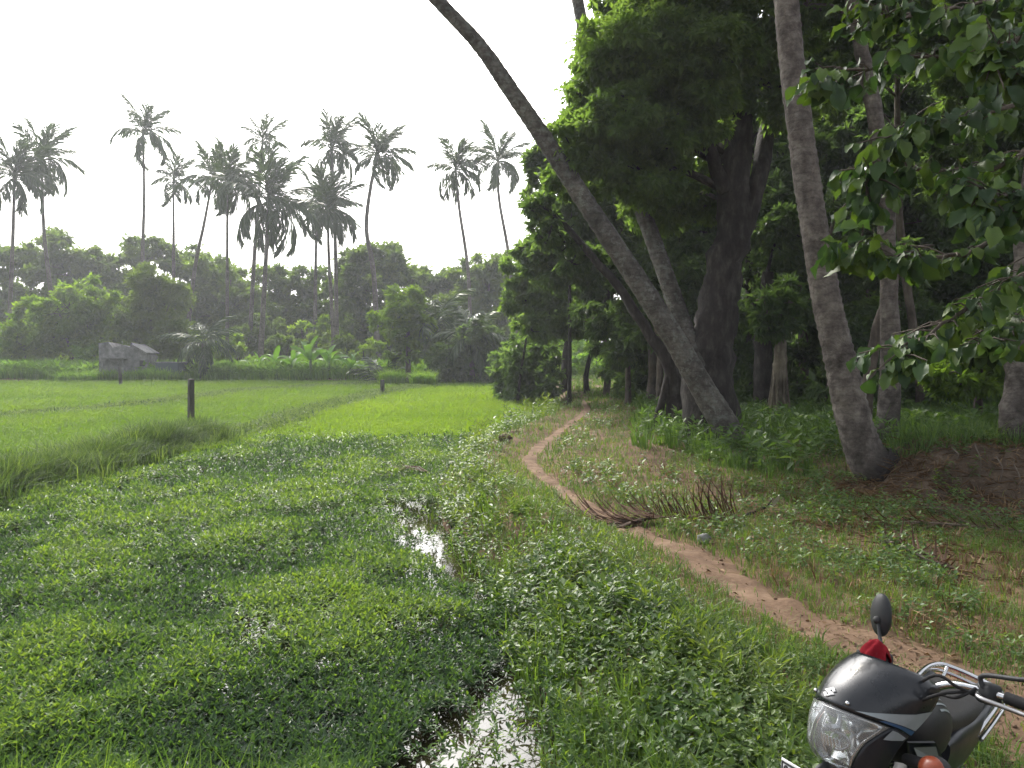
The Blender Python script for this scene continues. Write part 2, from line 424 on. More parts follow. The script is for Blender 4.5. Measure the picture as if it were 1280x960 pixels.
def H(x, y):
    x = np.asarray(x, float); y = np.asarray(y, float)
    d = x - xe(y)
    h = -.75 + .30 * sstep(-.9, 0, d) + .10 * sstep(-.15, .1, d) + .37 * sstep(0, .85, d)
    near = -.75 + .73 * sstep(4.0, 3.0, y + .35 * (vnoise(x * .8, y * 0, 21) - .5))
    h = np.maximum(h, near)
    far = -.75 + .75 * sstep(57, 61, y + 2 * vnoise(x * .15, y * 0, 8))
    h = np.maximum(h, far)
    for B, top, w in ((BUND_A, .42, .9), (BUND_B, .30, .8), (BUND_C, .28, .6)):
        h = np.maximum(h, -.75 + (top + .1) * sstep(w, w * .3, polydist(x, y, B)) * (1 + .2 * (vnoise(x, y, 4) - .5)))
    dp = x - xpath(y)
    land = sstep(-.2, .3, d)
    h = h + land * (.16 * sstep(2.5, 7, dp) * sstep(10, 16, y) + .10 * (fbm(x * .9, y * .9, 31) - .5) + .05 * (fbm(x * 4, y * 4, 37) - .5) - .04 * np.exp(-(dp / .45) ** 2))
    # hummock on the bank left of the path, and the eroded mound at the right
    h = h + land * .06 * np.exp(-((dp + .75) / .4) ** 2) * sstep(6, 8, y) * sstep(24, 16, y)
    h = h + .15 * np.exp(-((x - 1.2) ** 2 + (y - 2.58) ** 2) / 1.4) * ((x - 1.2) * -.72 + (y - 2.58) * -.69)
    q = np.hypot((x - 6.75) / 1.75, (y - 11.0) / 1.35)
    h = h + .62 * sstep(1.12, .45, q + .35 * (fbm(x * 2.2, y * 2.2, 51) - .5))
    h = h + sstep(1.5, .8, q) * (.16 * (fbm(x * 3.1, y * 3.1, 53, 3) - .5) + .10 * (fbm(x * 8, y * 8, 57, 2) - .5))
    return h
def Hz(x, y): return float(H(np.array([x]), np.array([y]))[0])

def axis(a, segs):
    out = [a]
    for b, st in segs:
        n = max(1, int(round((b - out[-1]) / st))); out += list(np.linspace(out[-1], b, n + 1)[1:])
    return np.array(out)
gx = axis(-320, [(-60, 26), (-14, 2), (-3, .4), (4.4, .15), (9.2, .075), (16, .4), (60, 3), (320, 26)])
gy = axis(-60, [(-4, 6), (1.5, .5), (8.6, .15), (12.6, .09), (14, .15), (28, .35), (64, 1.0), (100, 4), (420, 32)])
X, Y = np.meshgrid(gx, gy, indexing='ij')
Z = H(X, Y)
ii, jj = np.meshgrid(np.arange(len(gx) - 1), np.arange(len(gy) - 1), indexing='ij'); ny = len(gy)
F = np.stack([ii * ny + jj, (ii + 1) * ny + jj, (ii + 1) * ny + jj + 1, ii * ny + jj + 1], -1).reshape(-1, 4)
cx, cy_ = X[:-1, :-1].ravel() + .1, Y[:-1, :-1].ravel() + .1
mi = np.zeros(len(F), int)
dd = cx - xe(cy_)
mi[(dd < .0) & (cy_ > 3.8) & (cy_ < 58)] = 1
q = np.hypot((cx - 6.6) / 1.75, (cy_ - 10.5) / 1.6)
mi[(q < 1.15 + .3 * (vnoise(cx * 2, cy_ * 2, 5) - .5)) & (cy_ < 11.6)] = 2
mb = MB(); mb.add(np.stack([X, Y, Z], -1).reshape(-1, 3), F)
mb.M[0] = mi
tag(mb.build('ground', [M['soil'], M['mud'], M['redsoil']]), kind='structure')
mb = MB()
wx, wy = np.meshgrid(np.linspace(-120, 4, 32), np.linspace(2.6, 62, 20), indexing='ij')
n2 = wx.shape[1]; i2, j2 = np.meshgrid(np.arange(31), np.arange(19), indexing='ij')
mb.add(np.stack([wx, wy, 0 * wx + ZW], -1).reshape(-1, 3), np.stack([i2 * n2 + j2, (i2 + 1) * n2 + j2, (i2 + 1) * n2 + j2 + 1, i2 * n2 + j2 + 1], -1).reshape(-1, 4))
tag(mb.build('pond_water', M['water']), kind='structure')
# footpath: a ribbon laid on the ground, edges dipping under it unevenly
mb = MB()
ys = np.concatenate([np.arange(1.2, 14, .07), np.arange(14, 29.5, .15)])
us = np.linspace(-1.35, 1.35, 17)
PX = xpath(ys)[:, None] + us[None] * pathhw(ys)[:, None] * (1 + .5 * (fbm(ys * 1.3, ys * 0 + 2, 71) - .5))[:, None]
PY = ys[:, None] + 0 * us[None]
prof = .022 + .03 * (fbm(PX * 2.5, PY * 2.5, 79) - .5) - .075 * np.clip(np.abs(us) - .75, 0, None)[None] + .09 * (fbm(PX * 5, PY * 5, 77) - .55) * np.abs(us)[None]
PZ = H(PX, PY) + prof
k = len(us); i3, j3 = np.meshgrid(np.arange(len(ys) - 1), np.arange(k - 1), indexing='ij')
mb.add(np.stack([PX, PY, PZ], -1).reshape(-1, 3), np.stack([i3 * k + j3, i3 * k + j3 + 1, (i3 + 1) * k + j3 + 1, (i3 + 1) * k + j3], -1).reshape(-1, 4))
tag(mb.build('footpath', M['path']), kind='structure')

# ------------------------------------------------------------------ ground cover (nobody could count it)
def samp(n, y0, y1, pw=1.3, half=.78, add=1.5):
    u = RNG.random(n); a, b = y0 ** (1 - pw), y1 ** (1 - pw)
    y = (a + u * (b - a)) ** (1 / (1 - pw))
    x = (RNG.random(n) * 2 - 1) * (half * y + add)
    return x, y
BY, = [None]
_b = np.array(W2([(-600, 760), (-200, 690), (0, 648), (120, 612), (250, 577), (330, 557), (520, 556), (606, 552), (664, 530)]))
def pond_far(x): return np.interp(x, _b[:, 0], _b[:, 1])
POOL1 = W2([(480, 645), (545, 642), (580, 690), (616, 752), (566, 748), (504, 700)])
POOL2 = W2([(440, 1040), (520, 930), (580, 880), (630, 835), (675, 850), (720, 1040)])
def plants(mb, x, y, z, sc, nl, hmax, L, W, el, r0, fold=.12, spread=.5):
    """leafy stems: nl leaves each, whorled up the stem"""
    n = len(x)
    z = np.broadcast_to(z, (n,)); sc = np.broadcast_to(sc, (n,)); base = np.stack([x, y, z], 1)
    lx, ly = RNG.normal(size=n) * .3, RNG.normal(size=n) * .3
    for k in range(nl):
        f = (k + .6) / nl
        a = k * 2.4 + RNG.random(n) * 1.2 + lx * 9
        e = el[0] + (el[1] - el[0]) * f + RNG.normal(size=n) * .25
        d = np.stack([np.cos(a) * np.cos(e), np.sin(a) * np.cos(e), np.sin(e)], 1)
        nr = np.stack([-np.cos(a) * np.sin(e), -np.sin(a) * np.sin(e), np.cos(e)], 1) + RNG.normal(size=(n, 3)) * .25
        P = base + np.stack([lx * f * hmax, ly * f * hmax, 0 * lx + hmax * (.25 + .75 * f)], 1) * sc[:, None]
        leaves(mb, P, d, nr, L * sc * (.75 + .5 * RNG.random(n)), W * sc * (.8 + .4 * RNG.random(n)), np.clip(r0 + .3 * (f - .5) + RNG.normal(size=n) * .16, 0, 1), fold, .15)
# floating weed
x, y = samp(100000, 3.5, 25, 1.25, .92, 2.8)
keep = (x < xe(y) + .12) & (y < pond_far(x) + .3 * RNG.normal(size=len(x))) & (H(x, y) < -.12) & (polydist(x, y, BUND_A) > .45)
pn = fbm(x * 2, y * 2, 91)
p1 = inpoly(x, y, POOL1); p2 = inpoly(x, y, POOL2)
edge_strip = (x > xe(y) - .35 - .3 * vnoise(y * 1.1, y * 0, 14)) & (y > 5.5) & (y < 11)
pr = np.ones(len(x)); pr[p2] = np.where(pn[p2] > .60, .6, .06); pr[p1] = np.where(pn[p1] > .62, .3, .02)
sp = (~p2) & (y < 6.2) & (x > -2.2) & (pn > .66); pr[sp] = .3
pr[edge_strip & ~p1 & (pn > .56)] = .4
keep &= RNG.random(len(x)) < pr
x, y = x[keep], y[keep]
mound = .45 * fbm(x * .7, y * .7, 61, 2) + .55 * fbm(x * 1.9, y * 1.6, 65, 2)
sc = np.interp(y, [3.5, 6, 12, 25], [.85, .95, 1.35, 2.1])
hz = sstep(.30, .68, mound)
far_ok = np.where(inpoly(x, y, POOL2) | inpoly(x, y, POOL1), 0.15, 1)
mb = MB()
plants(mb, x, y, ZW + .03 + .11 * hz * far_ok, sc, 9, .10, .062, .020, (-.15, .95), np.clip(.12 + .72 * hz, 0, 1) * .85 + .12 * vnoise(x * .5, y * .5, 7))  # leaf colour darker in the hollows, their shade painted in, plus random tone
tag(mb.build('pond_weed', M['pond']), 'dense mat of small leaved green weed floating over the pond', kind='stuff')
# rice
LIGHT = W2([(296, 557), (330, 543), (380, 521), (482, 493), (545, 486), (700, 486), (712, 514), (664, 534), (606, 553), (520, 557)])
x, y = samp(105000, 16, 58.5, 1.05, .95, 4)
keep = (x < xe(y) - .1) & (y > pond_far(x) - .1) & (polydist(x, y, BUND_B) > .75) & (polydist(x, y, BUND_C) > .5) & (polydist(x, y, BUND_A) > .6) & (H(x, y) < -.2)
x, y = x[keep], y[keep]
lit = inpoly(x, y, LIGHT)
for sel, nm, mat, hh, lab in ((lit, 'young_rice', 'rice_light', .34, 'pale yellow green young rice in the plot beside the path'), (~lit, 'rice_crop', 'rice', .40, 'mid green rice crop filling the paddies behind the grassy bund')):
    mb = MB(); xs, ys_ = x[sel], y[sel]; n = len(xs)
    sc = np.interp(ys_, [16, 60], [1.0, 2.2])
    g = .6 * fbm(xs * .35, ys_ * .35, 41)
    for k in range(4):
        P = np.stack([xs + RNG.normal(size=n) * .08 * sc, ys_ + RNG.normal(size=n) * .08, np.full(n, ZW - .02)], 1)
        blades(mb, P, hh * (.7 + .5 * RNG.random(n)) * (.8 + .5 * g), .016 * sc, RNG.random(n) * 6.283, .15 + .2 * RNG.random(n), .25 + .5 * RNG.random(n), np.clip(g + .12 + .25 * RNG.random(n), 0, 1))
    tag(mb.build(nm, M[mat]), lab, kind='stuff')
# grass on the bunds
def tufts(mb, x, y, z, nb, h, w, spread, lean, bend, r):
    n = len(x); z = np.broadcast_to(z, (n,))
    h = np.broadcast_to(h, (n,)); w = np.broadcast_to(w, (n,)); r = np.broadcast_to(r, (n,))
    for k in range(nb):
        a = RNG.random(n) * 6.283
        P = np.stack([x + np.cos(a) * spread * RNG.random(n), y + np.sin(a) * spread * RNG.random(n), z - .02], 1)
        blades(mb, P, h * (.55 + .6 * RNG.random(n)), w, a + RNG.normal(size=n) * .5, lean * RNG.random(n), bend * RNG.random(n), np.clip(r + RNG.normal(size=n) * .22, 0, 1))
def along(pts, n, jit):
    p = np.array(pts); seg = np.hypot(*np.diff(p, axis=0).T); cum = np.concatenate([[0], np.cumsum(seg)])
    t = RNG.random(n) * cum[-1]
    return np.interp(t, cum, p[:, 0]) + RNG.normal(size=n) * jit, np.interp(t, cum, p[:, 1]) + RNG.normal(size=n) * jit
mb = MB()
x, y = along(BUND_A, 3200, .36); z = np.maximum(H(x, y), ZW)
hh = .36 + .52 * fbm(x * .9, y * .9, 23)
tufts(mb, x, y, z, 13, hh, .022, .14, .40, .75, .25 + .5 * fbm(x * .9, y, 9))
x, y = along(BUND_A, 170, .45); z = np.maximum(H(x, y), ZW)
tufts(mb, x, y, z, 9, .75, .02, .08, .35, .5, .95)
tag(mb.build('bund_grass', M['bund']), 'shaggy grey green grass growing along the bund left of the pond', kind='stuff')
mb = MB()
for B, n, jit in ((BUND_B, 1700, .45), (BUND_C, 1500, .35)):
    x, y = along(B, n, jit); z = np.maximum(H(x, y), ZW)
    plants(mb, x, y, z, np.full(n, 1.3), 8, .16, .11, .035, (-.2, .8), .1 + .5 * RNG.random(n))
    tufts(mb, x, y, z, 9, .40, .026, .15, .5, .8, .9)
tag(mb.build('bund_weeds', M['bund']), 'low leafy weeds on the narrow bunds between the paddies', kind='stuff')
# bank grass on both sides of the path
x, y = samp(380000, 1.7, 40, 1.3, .95, 2.6)
dp = x - xpath(y); de = x - xe(y)
bare = fbm(x * .8, y * .8, 17, 4)
dens = np.where(np.abs(dp) < pathhw(y) * (.8 + .9 * (fbm(x * 3, y * 3, 19) - .5)), np.interp(y, [3, 5, 6.5], [.22, .12, .04]), 1.0)
dens *= np.where(dp > 0, sstep(.24, .40, bare + .10 * sstep(6, 9, y)) * .85 + .15, 1.0)
dens *= np.where((dp > .2) & (y < 5.5), .75, 1.0)
track2 = np.abs(dp - 2.0 - .3 * vnoise(y * .4, y * 0, 6)) < .35
dens *= np.where(track2 & (y > 4) & (y < 26), .35, 1)
qm = np.hypot((x - 6.6) / 1.7, (y - 10.5) / 1.5)
dens *= np.where((qm < 1.2) & (y < 11.3), .06, 1.0)
keep = (de > .15) & (RNG.random(len(x)) < dens) & (dp < 26)
x, y, bare, dp = x[keep], y[keep], bare[keep], dp[keep]
n = len(x); sc = np.interp(y, [2, 5, 10, 25, 40], [.8, 1, 1.5, 2.6, 3.6])
hh = (.05 + .09 * fbm(x * 1.3, y * 1.3, 29)) * (.7 + .6 * RNG.random(n)) * np.interp(y, [3, 12, 30], [1, 1.25, 1.6])
mb = MB()
blades(mb, np.stack([x, y, H(x, y) - .01], 1), hh, .0065 * sc, RNG.random(n) * 6.283, .6 * RNG.random(n), .9 * RNG.random(n), np.clip(.15 + .55 * fbm(x * 1.1, y * 1.1, 33) + .3 * (RNG.random(n) - .35) + (RNG.random(n) < .10) * .5, 0, 1))
tag(mb.build('bank_grass', M['grass']), 'short rough grass covering the bank beside the footpath', kind='stuff')
# leafy weeds between pond and path
x, y = samp(56000, 1.8, 30, 1.3, .8, 1.6)
dp = x - xpath(y); de = x - xe(y)
cov = fbm(x * 1.1, y * 1.1, 63, 3)
keep = (de > -.02) & (dp < -pathhw(y) * 1.1 - .12 - .25 * vnoise(y * 1.4, y * 0, 44)) & (RNG.random(len(x)) < sstep(.34, .60, cov + .04 * (y > 6)))
keep &= ~((de < .45) & (y < 5.3) & (RNG.random(len(x)) < .6))
x, y = x[keep], y[keep]; n = len(x); cov = cov[keep]
sc = np.interp(y, [2, 5, 12, 30], [.9, 1.0, 1.5, 2.6])
mb = MB()
hm = sstep(-.3, -1.2, x - xpath(y) + pathhw(y))
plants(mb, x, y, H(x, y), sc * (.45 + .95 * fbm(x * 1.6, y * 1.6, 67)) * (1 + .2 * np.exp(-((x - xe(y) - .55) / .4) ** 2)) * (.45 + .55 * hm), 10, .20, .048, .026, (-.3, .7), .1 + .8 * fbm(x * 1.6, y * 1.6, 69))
x2, y2 = samp(11000, 2.2, 26, 1.3, .74, 1)
k2 = (x2 - xe(y2) > .1) & (x2 - xpath(y2) < -pathhw(y2) - .1) & (fbm(x2 * 1.4, y2 * 1.4, 163, 3) > .52)
x2, y2 = x2[k2], y2[k2]
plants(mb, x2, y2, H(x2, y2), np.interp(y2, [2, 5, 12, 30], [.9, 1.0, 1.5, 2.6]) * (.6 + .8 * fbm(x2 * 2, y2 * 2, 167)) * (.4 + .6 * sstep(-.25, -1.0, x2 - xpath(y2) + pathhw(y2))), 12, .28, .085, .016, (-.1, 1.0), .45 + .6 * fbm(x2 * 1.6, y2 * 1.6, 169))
tag(mb.build('bank_weeds', M['weed']), 'leafy green weeds crowding the bank between pond and path', kind='stuff')
x, y = samp(13000, 3, 24, 1.25, .7, 1); dp = x - xpath(y)
s_ = (dp > pathhw(y) + .15) & (dp < 8) & (fbm(x * 1.5, y * 1.5, 183, 3) > .51); x, y = x[s_], y[s_]
mb = MB(); plants(mb, x, y, H(x, y), np.interp(y, [3, 8, 24], [.7, 1.1, 2.0]), 8, .14, .055, .03, (-.3, .6), .15 + .7 * fbm(x * 1.2, y * 1.2, 187))
tag(mb.build('verge_weeds', M['weed']), 'low leafy weeds dotted through the grass right of the path', kind='stuff')
mb = MB(); x, y = samp(1600, 3, 22, 1.25, .7, 1); dp = x - xpath(y)
s_ = (dp > pathhw(y) + .1) & (dp < 8) & (fbm(x * .9, y * .9, 193, 3) > .5); x, y = x[s_], y[s_]
tufts(mb, x, y, H(x, y), 12, .10 + .14 * RNG.random(len(x)), .008 * np.interp(y, [3, 20], [1, 2.2]), .07, .8, 1.1, RNG.random(len(x)))
tag(mb.build('dry_tussocks', M['dry']), 'straw coloured dry grass tussocks among the green verge grass', kind='stuff')
# brighter grass tufts at the water's edge, in front of the camera and among the weeds
mb = MB()
x, y = samp(5200, 2.4, 20, 1.4, .6, .6)
de = x - xe(y); dp = x - xpath(y)
keep = (de > -.08) & (dp < -.35) & ((de < .55) | (RNG.random(len(x)) < .12 + .7 * (fbm(x * 1.2, y * 1.2, 173) > .55)))
x, y = x[keep], y[keep]
tufts(mb, x, y, H(x, y), 9, (.26 + .16 * RNG.random(len(x))) * (.4 + .6 * sstep(-.2, -.9, x - xpath(y) + pathhw(y))), .010 * np.interp(y, [3, 15], [1, 2]), .05, .45, .75, .55 + .3 * RNG.random(len(x)))
x = RNG.random(240) * 3.2 - 3.9; y = 3.15 + .5 * RNG.random(240)
tufts(mb, x, y, np.maximum(H(x, y), ZW), 7, .28 + .2 * RNG.random(240), .009, .05, .25, .35, .6)
tag(mb.build('edge_grass', M['tallgrass']), 'bright green grass tufts along the edge of the pond', kind='stuff')
# lush tall grass under the trees on the right
mb = MB()
Z1 = [tuple(gp(a, b, .15)[:2]) for a, b in [(800, 500), (850, 500), (930, 520), (960, 560), (930, 585), (860, 560), (800, 545)]]
Z2 = [tuple(gp(a, b, .25)[:2]) for a, b in [(920, 505), (1180, 490), (1340, 490), (1340, 530), (1160, 560), (1075, 560), (1010, 580), (955, 585), (930, 560)]]
pts = []
for Zp, n, hgt in ((Z1, 2200, .34), (Z2, 5200, .62)):
    a = np.array(Zp); lo, hi = a.min(0), a.max(0)
    x = lo[0] + RNG.random(n) * (hi[0] - lo[0]); y = lo[1] + RNG.random(n) * (hi[1] - lo[1])
    s = inpoly(x, y, Zp) & (RNG.random(n) < sstep(.40, .54, fbm(x * 1.2, y * 1.2, 83)))
    x, y = x[s], y[s]
    tufts(mb, x, y, H(x, y), 10, hgt * (.5 + .6 * RNG.random(len(x))) * (.55 + .9 * fbm(x * 1.3, y * 1.3, 85, 2)), .021 * np.interp(y, [9, 20], [1, 1.6]), .08, .5, .8, .2 + .65 * fbm(x * .7, y * .7, 87))
n = 2600; a = np.array(Z1 + Z2); lo, hi = a.min(0), a.max(0)
x = lo[0] + RNG.random(n) * (hi[0] - lo[0]); y = lo[1] + RNG.random(n) * (hi[1] - lo[1])
s = inpoly(x, y, Z1) | inpoly(x, y, Z2); x, y = x[s], y[s]
plants(mb, x, y, H(x, y), 1.6 + 1.6 * fbm(x * 1.2, y * 1.2, 86), 11, .20, .075, .036, (-.3, .7), .05 + .5 * fbm(x, y, 88))
# dark gap filling grass behind, up into the wood
x = 2.5 + RNG.random(5200) * 22; y = 15 + RNG.random(5200) * 22
s = x > xpath(y) + 1.6 + .4 * vnoise(y, y * 0, 3)
x, y = x[s], y[s]
tufts(mb, x, y, H(x, y), 9, .40 + .35 * RNG.random(len(x)), .028, .12, .5, .8, .2 + .5 * fbm(x, y, 89))
# overhanging tufts on top of the earth mound
x = 4.8 + RNG.random(900) * 4.2; y = 10.6 + RNG.random(900) * 1.5
s = (H(x, y) > .42) & (RNG.random(900) < .6); x, y = x[s], y[s]
tufts(mb, x, y, H(x, y), 8, .16 + .3 * RNG.random(len(x)), .012, .06, .7, 1.1, .2 + .5 * RNG.random(len(x)))
tag(mb.build('tall_grass', M['tallgrass']), 'lush strap leaved tall grass under the trees on the right', kind='stuff')
mb = MB(); n = 5200; y = 27 + 50 * RNG.random(n); x = -2 + RNG.random(n) * 24
s = (x > xe(y) + .4) & ((np.abs(x - xpath(y)) > .25) | (y > 31)); x, y = x[s], y[s]
tufts(mb, x, y, H(x, y), 8, .14 + .16 * RNG.random(len(x)), .04, .22, .6, .9, .1 + .6 * fbm(x * .6, y * .6, 203))
tag(mb.build('far_grass', M['grass']), 'rough grass on the ground where the path runs into the wood', kind='stuff')
# tall weeds and reeds along the far edge of the paddies
mb = MB()
n = 3800
x = -62 + RNG.random(n) * 66; y = 58.5 + RNG.random(n) ** 1.5 * 7
y += .5 * np.abs(x + 10) * .02
keep = (x < -2.2) & ~((np.abs(x + 29.5) < 4.6) & (y < 61.5) & (RNG.random(n) < .25)); x, y = x[keep], y[keep]; n = len(x)
big = fbm(x * .35, y * .35, 95)
tufts(mb, x, y, np.maximum(H(x, y), ZW), 9, (.75 + 1.3 * big * sstep(58, 61, y)) * np.where((np.abs(x + 29.5) < 4.6) & (y < 61.5), .6, 1), .07, .35, .4, .7, .15 + .75 * fbm(x * .5, y * .3, 97))
plants(mb, x[::2], y[::2] + .6, np.maximum(H(x[::2], y[::2]), ZW), 5.5 + 0 * x[::2], 9, .16, .11, .05, (-.2, .9), .1 + .6 * fbm(x[::2] * .4, y[::2], 99))
x = -34 + RNG.random(420) * 9; y = 57.6 + RNG.random(420) * 1.2
tufts(mb, x, y, np.maximum(H(x, y), ZW), 9, .55 + .9 * fbm(x * .8, y, 207), .06, .3, .4, .7, .2 + .7 * fbm(x * .7, y * .3, 209))
tag(mb.build('far_reeds', M['reed']), 'tall pale green weeds along the far edge of the paddies', kind='stuff')
# dry litter lying about
mb = MB()
def litter(x, y, L, W, flat=.12):
    n = len(x); a = RNG.random(n) * 6.283
    d = np.stack([np.cos(a), np.sin(a), RNG.normal(size=n) * flat], 1)
    nr = np.stack([RNG.normal(size=n) * .35, RNG.normal(size=n) * .35, np.ones(n)], 1)
    leaves(mb, np.stack([x, y, H(x, y) + .012 + .03 * RNG.random(n)], 1), d, nr, L * (.5 + RNG.random(n)), W * (.6 + .8 * RNG.random(n)), RNG.random(n), .2, .1)
ZL = [tuple(gp(a, b, .05)[:2]) for a, b in [(985, 655), (1060, 620), (1300, 615), (1340, 700), (1180, 740), (1060, 710)]]
a = np.array(ZL); lo, hi = a.min(0), a.max(0)
x = lo[0] + RNG.random(3000) * (hi[0] - lo[0]); y = lo[1] + RNG.random(3000) * (hi[1] - lo[1])
s = inpoly(x, y, ZL) & (RNG.random(3000) < sstep(.35, .6, fbm(x * 1.5, y * 1.5, 13))); litter(x[s], y[s], .24, .016)
x, y = samp(9000, 2.6, 20, 1.3, .6, 1); dp = x - xpath(y)
s = (dp > -.5) & (dp < 6) & (RNG.random(9000) < np.where(dp > .6, .55, .25)); litter(x[s], y[s], .055, .03)
x = 1.7 + RNG.random(2600) * 2.6; y = 2.6 + RNG.random(2600) * 3.0; litter(x, y, .035, .016)
x = 4.5 + RNG.random(2600) * 4; y = 8.7 + RNG.random(2600) * 2.4; litter(x, y, .15, .014, .5)
x, y = 3.9 + RNG.normal(size=900) * .7 + 1, 10.6 + RNG.normal(size=900) * .45; litter(x, y, .2, .016, .4)
tag(mb.build('dry_litter', M['dry']), 'dry brown leaves and stalks strewn over the ground at right', kind='stuff')
# small clods and pebbles on the trodden earth
mb = MB()
x, y = samp(2600, 2.6, 14, 1.3, .55, 1); dp = x - xpath(y)
s = np.abs(dp) < pathhw(y) * 1.15; x, y = x[s], y[s]; z = H(x, y)
for k in range(len(x)):
    r = .005 + .014 * RNG.random() ** 2.5
    ellip(mb, (x[k], y[k], z[k] + .02 + r * .3), (r * 1.2, r, r * .7), 5, 3)
tag(mb.build('path_pebbles', M['path']), 'small clods and pebbles on the trodden path', kind='stuff')

# ------------------------------------------------------------------ trees
def crown_leaves(mb, lobes, L, W, lai=2.2, cl=75, hang=.25, tint=0.5):
    """lobes: (centre, (rx, ry, rz)); returns twig targets"""
    tips = []
    for c, r in lobes:
        c, r = np.array(c, float), np.array(r, float)
        rm = (r[0] * r[1] * r[2]) ** (1 / 3)
        n = int(4 * math.pi * rm * rm * lai / (.5 * L * W)); k = max(6, n // cl)
        u = rand_unit(k); rad = .45 + .6 * RNG.random(k) ** .7
        cc = c + u * r * rad[:, None]
        idx = RNG.integers(0, k, n)
        off = RNG.normal(size=(n, 3)) * np.array((1, 1, .55)) * rm * .15
        P = cc[idx] + off
        out = unit(u[idx] * .8 + unit(off + 1e-6) * .5)
        d = unit(out * .6 + rand_unit(n) * .8 + np.array((0, 0, -hang)))
        nr = unit(out * .5 + np.array((0, 0, .8)) + rand_unit(n) * .55)
        ct = RNG.random(k)
        rnd = np.clip(tint - .5 + .15 + .45 * ct[idx] + .35 * RNG.random(n), 0, 1)
        s = .7 + .6 * RNG.random(n)
        leaves(mb, P, d, nr, L * s, W * s, rnd, .15, .18)
        for q in cc[:max(2, k // 18)]: tips.append((q, c))
    return tips
def tree(name, label, cat, base, trunk, lobes, L, W, leaf, bark, group=None, lai=2.2, sides=10, rough=.06, extra=(), seed=0, limb=.32, hang=.25, tint=.5, nsub=5, flat=.36):
    """trunk: list of (x, y, z, r) world; lobes in world; extra: further limbs of the same form"""
    base = np.array(base, float)
    t = thing(name, label, cat, base, 0, group)
    mb = MB(); T = spline(trunk, max(10, 6 * len(trunk))); T[:, :3] -= base
    w = fbm(np.arange(len(T)) * .35, np.zeros(len(T)) + seed, 3) - .5
    T[1:, 0] += w[1:] * T[1:, 3] * .6
    tube(mb, T[:, :3], T[:, 3], sides, rough=rough, seed=seed)
    for e in extra:
        E = spline(e, 14); E[:, :3] -= base; tube(mb, E[:, :3], E[:, 3], 8, rough=rough, seed=seed + 3)
    cm = MB()
    lb = []; bough = []
    for c, r in lobes:              # every bough carries several flattened sprays of its own
        c, r = np.array(c) - base, np.array(r, float)
        bough.append((c, r))
        for q in range(nsub):
            lb.append((c + rand_unit(1)[0] * r * (.35 + .45 * RNG.random()), r * np.array((.58, .58, flat)) * (.8 + .45 * RNG.random())))
    if not nsub: lb = [(np.array(c) - base, r) for c, r in lobes]
    tips = crown_leaves(cm, lb, L, W, lai, hang=hang, tint=tint)
    nodes_ = T[len(T) // 2:]
    if nsub:
        for q, (c, r) in enumerate(lb):
            a0 = bough[q // nsub][0]; mm = (a0 + c) / 2 + np.array((0, 0, .15 * np.linalg.norm(c - a0)))
            tube(mb, spline([(*a0, .035), (*mm, .026), (*c, .014)], 5)[:, :3], np.array([.035, .03, .026, .02, .014]), 5, cap=False)
    for c, r in (bough if nsub else lb):
        k = int(np.argmin(np.linalg.norm(nodes_[:, :3] - c - np.array((0, 0, -.5)), axis=1) + .4 * np.maximum(nodes_[:, 2] - c[2] + .3, 0)))
        a = nodes_[k]; m = (a[:3] + c) / 2 + np.array((0, 0, .12 * np.linalg.norm(c - a[:3])))
        S = spline([(*a[:3], a[3] * limb * 1.2), (*m, a[3] * limb * .7), (*c, max(.015, a[3] * limb * .3))], 9)
        tube(mb, S[:, :3], S[:, 3], 6, cap=False)
    for q, c in tips:
        m = (q + c) / 2 + RNG.normal(size=3) * .1
        S = spline([(*c, .022), (*m, .016), (*q, .008)], 5); tube(mb, S[:, :3], S[:, 3], 4, cap=False)
    mb.build('trunk', M[bark], t)
    cm.build('crown', M[leaf], t, smooth=False)
    return t
def lob(px, py, D, rx, rz, ry=None):
    k = D / FPX
    return (at(px, py, D), (rx * k, (ry or rx) * k, rz * k))
def trunk_px(pts, D, w):
    """pixels (px, py[, dD]) -> world points with radii w (px widths)"""
    out = []
    for k, p in enumerate(pts):
        d = D + (p[2] if len(p) > 2 else 0)
        out.append((*at(p[0], p[1], d), w[k] * d / FPX / 2))
    return out
def stand(pt, D=None):
    x, y = pt[0], pt[1]; return (x, y, Hz(x, y))
def rooted(tr, sink=.15):
    """the first trunk point set on the ground"""
    x, y, z, r = tr[0]; return [(x, y, Hz(x, y) - sink, r)] + list(tr[1:])

# the big dark tree behind the leaning palm
tr = rooted(trunk_px([(888, 528), (885, 470), (893, 410), (903, 350), (914, 290), (918, 200), (922, 110), (915, 20), (900, -80)], 17.0, [78, 62, 52, 46, 42, 39, 35, 30, 20]))
fork = trunk_px([(912, 320), (935, 265), (950, 215), (962, 150, .5), (985, 60, 1), (1040, -40, 1.5)], 17.0, [34, 26, 22, 20, 16, 10])
fork2 = trunk_px([(908, 240), (896, 215), (885, 180), (860, 130), (820, 90)], 16.8, [20, 18, 15, 11, 8])
butt = [rooted([(*(np.array(tr[0][:3]) + np.array((dx, dy, 0))),   .07)], .1) + [(tr[1][0] + dx * .3, tr[1][1] + dy * .4, tr[1][2] - .5, .13), (tr[2][0] + dx * .1, tr[2][1], tr[2][2] - .1, .12)] for dx, dy in ((-.75, -.2), (.6, -.3), (-.2, -.6))]
